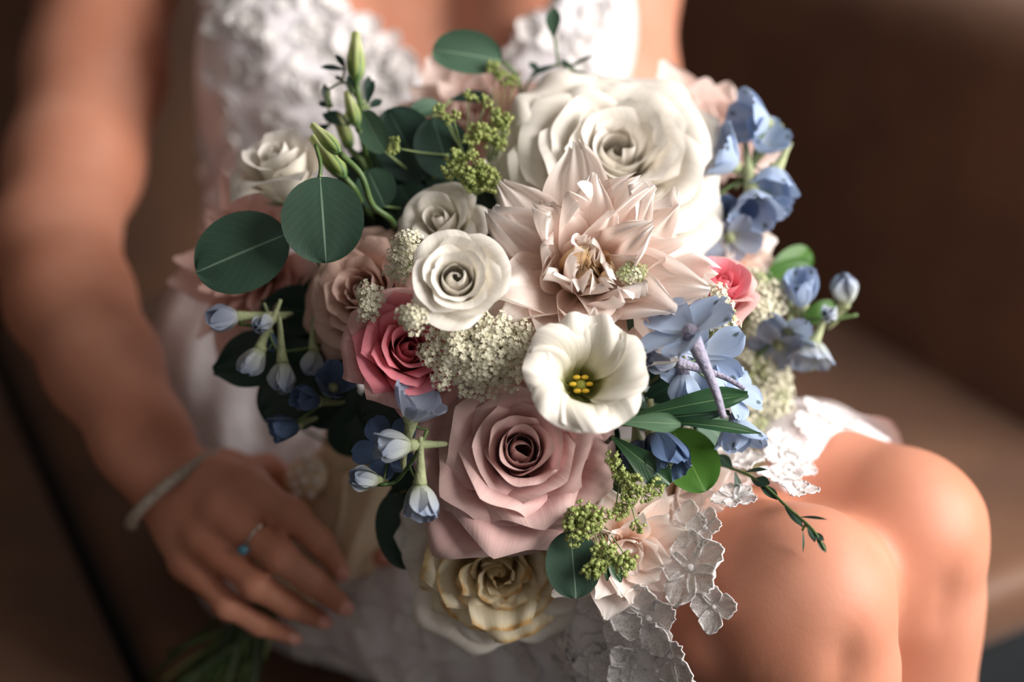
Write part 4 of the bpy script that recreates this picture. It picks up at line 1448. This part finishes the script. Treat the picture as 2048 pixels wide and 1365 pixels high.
twig('eucalyptus_twig', 'thin twig of small dark leaves beside the tall green bud',
     [(655, 180, 0.855), (690, 165, 0.85), (715, 200, 0.848), (735, 260, 0.848), (760, 350, 0.855), (790, 450, 0.87)],
     [((690, 140, 0.85), (640, 134, 0.852), 8, (0, 0.5)), ((690, 138, 0.85), (672, 108, 0.852), 8, (0.3, 0.3)), ((688, 165, 0.85), (670, 152, 0.852), 5, (0, 0.5)), ((655, 215, 0.855), (650, 168, 0.855), 9, (0.3, 0.2)), ((665, 215, 0.855), (636, 206, 0.858), 8, (0, 0.4)),
      ((735, 210, 0.848), (748, 160, 0.85), 9, (-0.3, 0.2)), ((740, 215, 0.848), (764, 200, 0.85), 10, (0, 0.4)), ((700, 250, 0.855), (645, 228, 0.857), 18, (0, 0.5)), ((720, 205, 0.862), (694, 152, 0.864), 11, (-0.2, 0.3)), ((732, 205, 0.862), (738, 152, 0.864), 11, (0.2, 0.3)), ((660, 250, 0.86), (632, 265, 0.862), 10, (0, 0.3))])
twig('eucalyptus_twig', 'thin grey-green twig with narrow leaves above the ivory garden rose',
     [(1222, 158, 0.885), (1170, 150, 0.885), (1115, 130, 0.885), (1060, 160, 0.89), (1040, 230, 0.90), (1030, 330, 0.90)],
     [((1115, 130, 0.885), (1060, 150, 0.885), 8, (0, 0.5)), ((1130, 140, 0.885), (1190, 110, 0.885), 5, (0, 0.5)), ((1140, 145, 0.885), (1180, 155, 0.88), 9, (0, 0.4)), ((1160, 150, 0.885), (1222, 160, 0.885), 6, (0, 0.6)), ((1150, 148, 0.885), (1180, 175, 0.884), 6, (0, 0.5)), ((1080, 145, 0.887), (1058, 125, 0.887), 9, (0.2, 0.4)), ((1150, 140, 0.885), (1120, 120, 0.885), 7, (0, .5))], mat='eucadark')
twig('eucalyptus_twig', 'thin stalk with one small pointed leaf in front of the bodice strap',
     [(1108, 72, 0.885), (1114, 110, 0.885), (1115, 132, 0.885)], [((1107, 74, 0.885), (1108, 14, 0.885), 17, (-0.3, 0.2))], mat='eucalight')
twig('eucalyptus_twig', 'drooping twig of small narrow leaves hanging in front of the knee',
     [(1650, 1100, 0.747), (1625, 1060, 0.752), (1580, 1020, 0.767), (1520, 965, 0.788), (1470, 940, 0.805), (1400, 920, 0.829)],
     [((1470, 945, 0.805), (1480, 1008, 0.802), 11, (0.4, 0)), ((1465, 940, 0.807), (1435, 910, 0.817), 14, (0, 0.4)), ((1490, 945, 0.798), (1535, 940, 0.783), 6, (0, 0.6)), ((1505, 962, 0.793), (1540, 968, 0.781), 13, (0, 0.3)), ((1520, 970, 0.788), (1555, 1000, 0.776), 12, (0.1, 0.4)), ((1570, 1015, 0.771), (1605, 1055, 0.759), 10, (0.2, 0.3)), ((1600, 1035, 0.761), (1655, 1040, 0.747), 4, (0, 0.6)),
      ((1615, 1055, 0.756), (1630, 1085, 0.750), 8, (0.3, 0.2)), ((1625, 1065, 0.752), (1648, 1082, 0.747), 7, (0, .3)), ((1632, 1075, 0.750), (1652, 1106, 0.747), 7, (0.2, .2)), ((1605, 1060, 0.759), (1606, 1105, 0.759), 3, (0.5, 0))], mat='euca')
twig('eucalyptus_twig', 'pair of narrow dark leaves hanging beside the green umbels', [(1205, 1060, 0.785), (1212, 1100, 0.775), (1215, 1125, 0.774)],
     [((1213, 1110, 0.775), (1214, 1163, 0.774), 9, (0.4, 0)), ((1216, 1110, 0.775), (1242, 1166, 0.774), 14, (0.2, 0))], mat='ruscus')

# ------------------------------------------------------------------ delphiniums
def floret_meshes(open_, L=0.016, W=0.0078, seed=0, spurL=0.020, bend=0.35):
    rng = random.Random(seed)
    sep = []
    for k in range(5):
        aa = {0: [(0, 62), (0.35, 8), (0.75, 0), (1, 22)], 1: [(0, 72), (0.35, 30), (0.75, 28), (1, 45)], 2: [(0, 85), (0.4, 70), (0.8, 76), (1, 95)], 3: [(0, 70), (0.3, 0), (0.8, -14), (1, -5)]}[open_]
        aa = [(v, x + rng.uniform(-9, 9)) for v, x in aa]
        V, F, uv = sheet(L * rng.uniform(0.9, 1.1), W * rng.uniform(0.85, 1.1), aa, [(0, 0.9), (0.6, 0.7), (1, 0.4)], [(0, 0.3), (0.3, 0.72), (0.65, 1.0), (0.9, 0.72), (1, 0.2)],
                         ruffle=(0.0006, 2, rng.random() * 6), base=(0.0012, 0), nu=9, nv=12, vein=0.0004)
        sep.append((rotz(V, 2 * PI * k / 5 + rng.uniform(-0.1, 0.1)), F, uv))
    path = catmull([(0, 0.001, 0.001), (0, 0.003, -spurL * 0.3), (0, 0.004 + bend * spurL * 0.3, -spurL * 0.7), (0, 0.004 + bend * spurL, -spurL)], 6)
    sv, sf = tube(path, [0.0030, 0.0022, 0.0016, 0.0013, 0.0010], 8)
    return sep, (sv, sf)


FL = {}


def floret_proto(open_, mat, smat, seed, L, spurL, bend):
    key = (open_, mat, smat, seed % 3, L, spurL, bend)
    if key not in FL:
        sep, sp = floret_meshes(open_, L, L * 0.49, seed % 3, spurL, bend)
        ms = []
        for V, F, uv in sep:
            me = mk_mesh('petal', V, F, uv)
            me.materials.append(M[mat])
            ms.append(me)
        mb = MB()
        mb.put(*sp)
        mb.put(*ball((0, 0, 0.0005), 0.0028, 10, 6))
        sm_ = mb.mesh('floret')
        sm_.materials.append(M[smat])
        FL[key] = (ms, sm_)
    return FL[key]


def delphinium(label, stempts, florets, mat='blue', smat='spurgreen', group=None, r=0.0011, stm='stem', toB=True):
    """florets: (px,py,d, axis, roll, openness, scale[, material[, spur]])"""
    p0 = P(*stempts[0])
    root = thing('delphinium_spray', label, 'delphinium', Matrix.Translation(p0), group)
    pts = [P(*s) for s in stempts]
    base_path = catmull([tuple(p) for p in pts], 8)
    full = pts + (inner_path(pts[-1]) + [B1 + Vector((_sr.uniform(-.01, .01), 0, 0)), B2 + Vector((_sr.uniform(-.01, .01), 0, 0)), B2 + HD * _sr.uniform(0.06, 0.11) + RGT * _sr.uniform(-0.03, 0.03)] if toB else [])
    V, F = tube(catmull([tuple(p) for p in full], 6) - np.array(p0), r, 7)
    add('stem', mk_mesh('stem', V, F), M[stm], root)
    for i, f in enumerate(florets):
        px, py, d, ax, roll, op, sc = f[:7]
        mt = f[7] if len(f) > 7 else mat
        sp = f[8] if len(f) > 8 else (0.019, 0.35)
        ms, smesh = floret_proto(op, mt, smat, i, 0.016, sp[0], sp[1])
        m = frame(P(px, py, d) - p0, camdir(*ax), roll) @ Matrix.Scale(sc, 4)
        fo = add('floret', smesh, None, root)
        fo.matrix_local = m
        for me in ms:
            add('petal', me, None, fo)
        # pedicel
        a = np.array(P(px, py, d))
        q = base_path[np.argmin(((base_path - a) ** 2).sum(1))]
        if np.linalg.norm(q - a) > 0.003:
            ped = catmull([tuple(a), tuple((a + q) / 2 + np.array([0, 0, -0.002])), tuple(q)], 5)
            V, F = tube(ped - np.array(p0), 0.0007, 6)
            add('pedicel', mk_mesh('pedicel', V, F), M[stm], root)
    return root


# axis: the way the flower's mouth points (camera right, up, towards camera)
delphinium('pale blue delphinium spray standing above the ivory garden rose against the sofa',
           [(1540, 245, 0.876), (1510, 300, 0.876), (1500, 350, 0.874), (1450, 380, 0.869), (1410, 430, 0.874)],
           [(1532, 245, 0.874, (-1.0, 0.15, 0.5), 1.3, 1, 1.55, 'blue', (0.012, 0.2)), (1470, 335, 0.870, (-0.75, 0.55, 0.4), 0.9, 1, 1.7, 'blue', (0.010, 0.2)), (1525, 300, 0.880, (0.2, 0.5, 0.6), 2.2, 1, 1.35),
            (1548, 335, 0.872, (-0.1, -0.85, 0.25), -1.9, 1, 1.45, 'blue', (0.012, 0.2)), (1502, 385, 0.866, (0.05, -0.8, 0.55), 0.1, 1, 1.6, 'blue', (0.020, 0.1)), (1460, 440, 0.872, (0.0, -0.5, 0.8), 0.4, 2, 1.1, 'deepblue'),
            (1460, 475, 0.870, (0.1, -0.6, 0.8), 0.9, 2, 1.1, 'greyblue'), (1540, 400, 0.878, (0.4, -0.5, 0.5), 0.9, 1, 0.9)])
delphinium('pale blue delphinium bells and buds on a spray above the seat cushion',
           [(1715, 630, 0.868), (1660, 640, 0.868), (1600, 640, 0.868), (1560, 670, 0.87), (1500, 720, 0.875)],
           [(1690, 612, 0.866, (-0.10, 1.0, 0.15), 1.6, 3, 1.25, 'whiteblue', (0.011, 0.5)), (1668, 626, 0.862, (-0.55, -0.05, 0.8), 1.7, 3, 0.85, 'whiteblue', (0.018, 0.1)), (1605, 612, 0.86, (-0.2, 0.85, 0.5), 0.5, 0, 1.45, 'blue', (0.012, 0.5)),
            (1625, 680, 0.862, (-0.1, -0.9, 0.2), -1.6, 1, 1.25, 'whiteblue', (0.014, 0.2)), (1580, 665, 0.862, (-0.4, -0.6, 0.6), 0.4, 2, 1.2, 'blue'), (1560, 690, 0.866, (-0.4, -0.6, 0.6), 1.4, 2, 1.1, 'greyblue')])
delphinium('starry blue delphinium with long rough lilac spurs beside the blush dahlia',
           [(1385, 675, 0.752), (1365, 700, 0.757), (1330, 718, 0.768), (1280, 740, 0.80)],
           [(1383, 668, 0.750, (-0.35, 0.55, 0.25), -2.55, 2, 1.75, 'blue', (0.024, 0.35))], smat='spur')
delphinium('blue delphinium florets hanging in front of the green-white lace umbel',
           [(1370, 716, 0.768), (1340, 735, 0.775), (1290, 770, 0.80)],
           [(1355, 722, 0.768, (-0.7, 0.1, 0.2), -2.3, 3, 1.2, 'greyblue', (0.030, 0.3)), (1400, 715, 0.785, (0.2, -0.3, 0.8), 0.5, 2, 1.5, 'blue'), (1365, 745, 0.780, (0.0, -0.9, 0.2), 0.0, 0, 1.3, 'blue'),
            (1462, 785, 0.79, (0.5, 0.35, 0.5), 0.3, 2, 1.1, 'blue'), (1470, 835, 0.795, (0.2, -0.9, 0.2), 0.0, 1, 1.4, 'blue', (0.01, 0.2))], smat='spur')
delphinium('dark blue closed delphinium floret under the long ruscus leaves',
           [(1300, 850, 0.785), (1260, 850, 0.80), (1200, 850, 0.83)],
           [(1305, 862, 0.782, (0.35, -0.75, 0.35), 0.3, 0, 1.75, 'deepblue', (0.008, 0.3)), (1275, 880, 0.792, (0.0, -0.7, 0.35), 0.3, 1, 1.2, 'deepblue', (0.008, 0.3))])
delphinium('whitish blue delphinium buds hanging between the mauve rose and the ribbon',
           [(855, 860, 0.765), (835, 905, 0.764), (815, 935, 0.768), (790, 965, 0.775), (755, 970, 0.78)],
           [(818, 838, 0.762, (0.45, 0.75, 0.4), -2.4, 1, 1.35, 'greyblue', (0.022, 0.2)), (825, 892, 0.758, (-0.95, 0.02, 0.25), 1.5, 0, 1.3, 'whiteblue', (0.018, 0.1)), (758, 962, 0.772, (-0.95, 0.15, 0.4), 1.6, 3, 1.05, 'whiteblue', (0.006, 0.1)),
            (838, 965, 0.762, (0.1, -1.0, 0.2), 0.0, 0, 1.3, 'whiteblue', (0.018, 0.1)), (780, 900, 0.79, (-0.3, 0.2, 0.8), 0.5, 2, 1.2, 'deepblue')], stm='stem')
delphinium('whitish delphinium buds on a drooping spray in front of blackish green leaves',
           [(478, 648, 0.825), (530, 660, 0.822), (555, 700, 0.822), (600, 700, 0.825), (660, 690, 0.84)],
           [(478, 634, 0.82, (-0.95, -0.05, 0.3), 1.5, 3, 1.2, 'greyblue', (0.026, 0.05)), (545, 640, 0.822, (-0.4, -0.2, 0.5), 2.0, 3, 0.9, 'whiteblue', (0.022, 0.05)), (524, 698, 0.815, (-0.55, -0.85, 0.2), 0.5, 3, 1.15, 'whiteblue', (0.026, 0.1)),
            (566, 722, 0.815, (0.0, -1.0, 0.2), 0.2, 3, 1.2, 'whiteblue', (0.02, 0.15)), (630, 698, 0.825, (-0.2, -0.95, 0.2), 0.2, 3, 1.0, 'whiteblue', (0.018, 0.1)), (540, 665, 0.83, (-0.1, -0.9, 0.3), 0.3, 0, 0.8, 'deepblue')])
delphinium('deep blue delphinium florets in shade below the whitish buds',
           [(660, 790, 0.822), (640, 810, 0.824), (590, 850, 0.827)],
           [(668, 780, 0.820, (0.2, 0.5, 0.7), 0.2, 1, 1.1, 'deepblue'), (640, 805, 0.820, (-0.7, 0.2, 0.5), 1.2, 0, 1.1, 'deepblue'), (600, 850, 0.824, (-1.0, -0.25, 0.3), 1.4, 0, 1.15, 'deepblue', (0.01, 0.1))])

# ------------------------------------------------------------------ lace umbels and green umbels
def floret_cluster(seed, n, R, size, mat, dome=0.5, petals=5, name='floret_cluster'):
    rng = random.Random(seed)
    mb = MB()
    for i in range(n):
        r = R * math.sqrt((i + 0.5) / n)
        a = i * 2.39996
        c = np.array([r * math.cos(a), r * math.sin(a), dome * R * (1 - (r / R) ** 2)]) + np.array([rng.gauss(0, 0.08 * R) for _ in range(3)])
        nz = Vector((c[0] * 0.8, c[1] * 0.8, R)).normalized()
        nz = (nz + Vector((rng.uniform(-.35, .35), rng.uniform(-.35, .35), 0))).normalized()
        q = nz.to_track_quat('Z', 'Y').to_matrix()
        s = size * rng.uniform(0.75, 1.2)
        a0 = rng.random() * 6
        for k in range(petals):
            t = a0 + 2 * PI * k / petals
            w = 0.55
            pts = [Vector((0, 0, 0)), Vector((s * 0.7 * math.cos(t - w), s * 0.7 * math.sin(t - w), s * 0.25)), Vector((s * 1.05 * math.cos(t), s * 1.05 * math.sin(t), s * 0.12)), Vector((s * 0.7 * math.cos(t + w), s * 0.7 * math.sin(t + w), s * 0.25))]
            mb.put([np.array(q @ p_) + c for p_ in pts], [(0, 1, 2, 3)])
        tv, tf = tube([c, np.array([c[0] * 0.2, c[1] * 0.2, -R * 0.9])], size * 0.10, 4, False)
        mb.put(tv, tf)
    me = mb.mesh(name)
    me.polygons.foreach_set('use_smooth', np.zeros(len(me.polygons), dtype=bool))
    me.materials.append(M[mat])
    return me


def bud_cluster(seed, n, R, size, mat):
    rng = random.Random(seed)
    mb = MB()
    for i in range(n):
        z = rng.uniform(-0.2, 1)
        a = i * 2.39996
        s = math.sqrt(max(0, 1 - z * z))
        c = np.array([s * math.cos(a), s * math.sin(a), z]) * R * rng.uniform(0.75, 1.1)
        mb.put(*ball(c, size * rng.uniform(0.7, 1.15), 6, 4))
        for k in range(4):
            t = rng.random() * 6
            mb.put(*ball(c * 1.08 + size * 0.8 * np.array([math.cos(t), math.sin(t), 0.4]), size * 0.38, 5, 3))
        tv, tf = tube([c, (0, 0, -R * 0.9)], size * 0.22, 4, False)
        mb.put(tv, tf)
    me = mb.mesh('bud_cluster')
    me.materials.append(M[mat])
    return me


LC = [floret_cluster(s, 17, 0.0064, 0.0018, 'lacewhite') for s in (1, 2, 3)] + [floret_cluster(s, 15, 0.0058, 0.0016, 'lacegreen') for s in (4, 5)]
BC = [bud_cluster(s, 16, 0.0042, 0.0011, 'umbel') for s in (1, 2, 3)]


def umbel(name, label, clusters, foot, mesh_of, axis, cat, stalk=None, smat='stempale', sc=1.0, toB=True, axj=0.35):
    """clusters: list of (px,py,d); rays run from foot to each"""
    p0 = P(*foot)
    root = thing(name, label, cat, Matrix.Translation(p0))
    rng = random.Random(len(clusters) * 7 + int(foot[0]))
    pts = [p0] + [P(*s) for s in (stalk or [])]
    if toB:
        e = pts[-1]
        pts += inner_path(e) + [B1 + Vector((_sr.uniform(-.01, .01), 0, 0)), B2 + Vector((_sr.uniform(-.01, .01), 0, 0)), B2 + HD * _sr.uniform(0.06, 0.11) + RGT * _sr.uniform(-0.035, 0.03)]
    if len(pts) > 1:
        V, F = tube(catmull([tuple(p) for p in pts], 6) - np.array(p0), 0.0011, 6)
        add('stem', mk_mesh('stem', V, F), M[smat], root)
    mb = MB()
    for c in clusters:
        q = P(*c)
        dr = (q - p0)
        ax = (camdir(*axis) + dr.normalized() * 0.5 + Vector((rng.uniform(-axj, axj), rng.uniform(-axj, axj), rng.uniform(-axj, axj)))).normalized()
        o = add('floret_cluster', mesh_of(rng), None, root)
        o.matrix_local = frame(dr, ax, rng.random() * 6) @ Matrix.Scale(sc * rng.uniform(0.8, 1.2), 4)
        b_ = dr - ax * 0.004 * sc
        mid = b_ * 0.55 + FWD * 0.004
        V, F = tube(catmull([(0, 0, 0), tuple(mid), tuple(b_)], 4), 0.00045, 5)
        mb.put(V, F)
    add('rays', mb.mesh('rays'), M[smat], root)
    return root


rng = random.Random(8)


def blob(cx, cy, rx, ry, d, n, ddep=0.012, ang=0.0):
    out = []
    for i in range(n):
        r = math.sqrt((i + 0.5) / n)
        a = i * 2.39996
        x, y = rx * r * math.cos(a) + rng.uniform(-6, 6), ry * r * math.sin(a) + rng.uniform(-6, 6)
        x, y = x * math.cos(ang) - y * math.sin(ang), x * math.sin(ang) + y * math.cos(ang)
        out.append((cx + x, cy + y, d + ddep * r * r + rng.uniform(-0.003, 0.003)))
    return out


W3 = lambda r: LC[r.choice((0, 1, 2))]
WG = lambda r: LC[r.choice((0, 1, 2, 3))]
G3 = lambda r: BC[r.choice((0, 1, 2))]
umbel('lace_umbel', 'creamy white lace flower umbel between the pink rose and the open lisianthus', blob(955, 706, 112, 76, 0.752, 42), (950, 725, 0.785), W3, (0, 0.2), 'lace flower', sc=0.95)
umbel('lace_umbel', 'small creamy lace flower tuft standing up beside the spiral lisianthus', blob(805, 505, 18, 52, 0.765, 14, 0.006, 0.35), (815, 540, 0.785), W3, (-0.2, 0.3), 'lace flower', sc=0.8)
umbel('lace_umbel', 'tiny creamy lace flower tuft in front of the peach-brown rose', blob(738, 602, 15, 30, 0.760, 8, 0.006, -0.1), (752, 640, 0.79), W3, (-0.2, 0.3), 'lace flower', sc=0.8)
umbel('lace_umbel', 'little lace flower tuft over the pink rose and below the spiral lisianthus', blob(825, 636, 20, 18, 0.740, 8, 0.005), (838, 655, 0.765), WG, (0, 0.3), 'lace flower', sc=0.75)
umbel('lace_umbel', 'little lace flower tuft caught in the heart of the blush dahlia', blob(1262, 545, 26, 14, 0.764, 7, 0.004), (1262, 560, 0.785), lambda r: LC[r.choice((0, 3, 4))], (0, 0.2), 'lace flower', sc=0.7)
umbel('lace_umbel', 'tall green-white lace flower umbel seen from its side beside the blue florets', blob(1522, 755, 62, 108, 0.874, 54, 0.010, -0.12), (1470, 810, 0.90), WG, (0.5, 0.1), 'lace flower', sc=1.05)
umbel('lace_umbel', 'green-white lace flower umbel in front of the small blush dahlia', blob(1522, 592, 38, 44, 0.850, 18, 0.008, -0.2), (1500, 640, 0.872), WG, (0.4, 0.4), 'lace flower', sc=0.95)
umbel('lace_umbel', 'loose pale lace flower hanging over the bright pink rose', blob(1440, 622, 18, 40, 0.779, 12, 0.004, -0.3), (1425, 665, 0.80), WG, (0.3, 0.2), 'lace flower', sc=0.9)
umbel('lace_umbel', 'white lace flower tuft under the starry blue delphinium', blob(1342, 702, 20, 13, 0.778, 7, 0.004, -0.3), (1345, 722, 0.80), W3, (0.1, 0.2), 'lace flower', sc=0.75)
umbel('lace_umbel', 'green-white lace flower umbel spilling onto the dress near the lap', blob(1500, 893, 38, 52, 0.862, 20, 0.008), (1450, 885, 0.872), WG, (0.4, -0.2), 'lace flower', sc=0.95)

umbel('green_umbel', 'green budded umbel rising between the dark eucalyptus and blush dahlia', [(920, 330, 0.818), (945, 315, 0.815), (965, 335, 0.815), (935, 350, 0.812), (960, 362, 0.812), (975, 350, 0.815), (905, 345, 0.82), (940, 372, 0.815), (985, 368, 0.815), (915, 320, .82)], (950, 390, 0.835), G3, (0, 0.4), 'green umbel', sc=1.15)
umbel('green_umbel', 'green budded umbel with long bare rays over the dark eucalyptus', [(880, 222, 0.828), (908, 235, 0.826), (895, 240, 0.826), (955, 270, 0.826), (948, 262, 0.828), (965, 262, 0.826), (940, 195, 0.835), (970, 205, 0.836), (942, 280, 0.826)], (930, 320, 0.84), G3, (-0.1, 0.5), 'green umbel', sc=1.0)
umbel('green_umbel', 'single green budded head on a bent ray over the dark round leaf', [(790, 292, 0.826)], (895, 310, 0.838), G3, (-0.4, 0.3), 'green umbel', sc=1.3, axj=0.05)
umbel('green_umbel', 'green budded umbel leaning on the ivory garden rose', [(995, 228, 0.835), (1010, 240, 0.834), (998, 248, 0.834), (980, 265, 0.836), (1005, 270, 0.834), (965, 275, 0.838), (985, 285, 0.836), (1000, 290, 0.836), (1000, 150, 0.870), (1025, 165, 0.868), (1010, 160, 0.870), (988, 140, 0.872)], (980, 340, 0.850), G3, (-0.1, 0.5), 'green umbel', sc=1.05)
umbel('green_umbel', 'green budded umbel hanging under the mauve rose over the round leaf', [(1150, 1028, 0.758), (1165, 1020, 0.758), (1180, 1035, 0.758), (1160, 1045, 0.758), (1190, 1050, 0.758), (1140, 1045, 0.758), (1150, 1072, 0.758), (1200, 1030, 0.758), (1175, 1055, 0.758), (1195, 1098, 0.758), (1210, 1112, 0.758), (1225, 1115, 0.758), (1198, 1120, 0.758), (1248, 1128, 0.758), (1255, 1118, 0.758), (1180, 1140, 0.758), (1190, 1135, 0.758), (1215, 1100, 0.758)], (1170, 1000, 0.805), G3, (0.1, -0.2), 'green umbel', sc=1.15)
umbel('green_umbel', 'loose green budded umbel beneath the dark ruscus leaves', [(1268, 968, 0.761), (1280, 980, 0.761), (1258, 985, 0.762), (1290, 990, 0.763), (1235, 1025, 0.766), (1245, 1015, 0.766), (1275, 1052, 0.766), (1225, 920, 0.766), (1310, 975, 0.764), (1240, 950, 0.766), (1262, 998, 0.762)], (1245, 945, 0.781), G3, (0.1, 0), 'green umbel', sc=1.0)
umbel('lace_umbel', 'small tuft of pale florets under the dark blue delphinium', blob(1325, 925, 20, 10, 0.775, 5, 0.003), (1320, 910, 0.79), lambda r: LC[3], (0.2, 0), 'lace flower', sc=0.5)
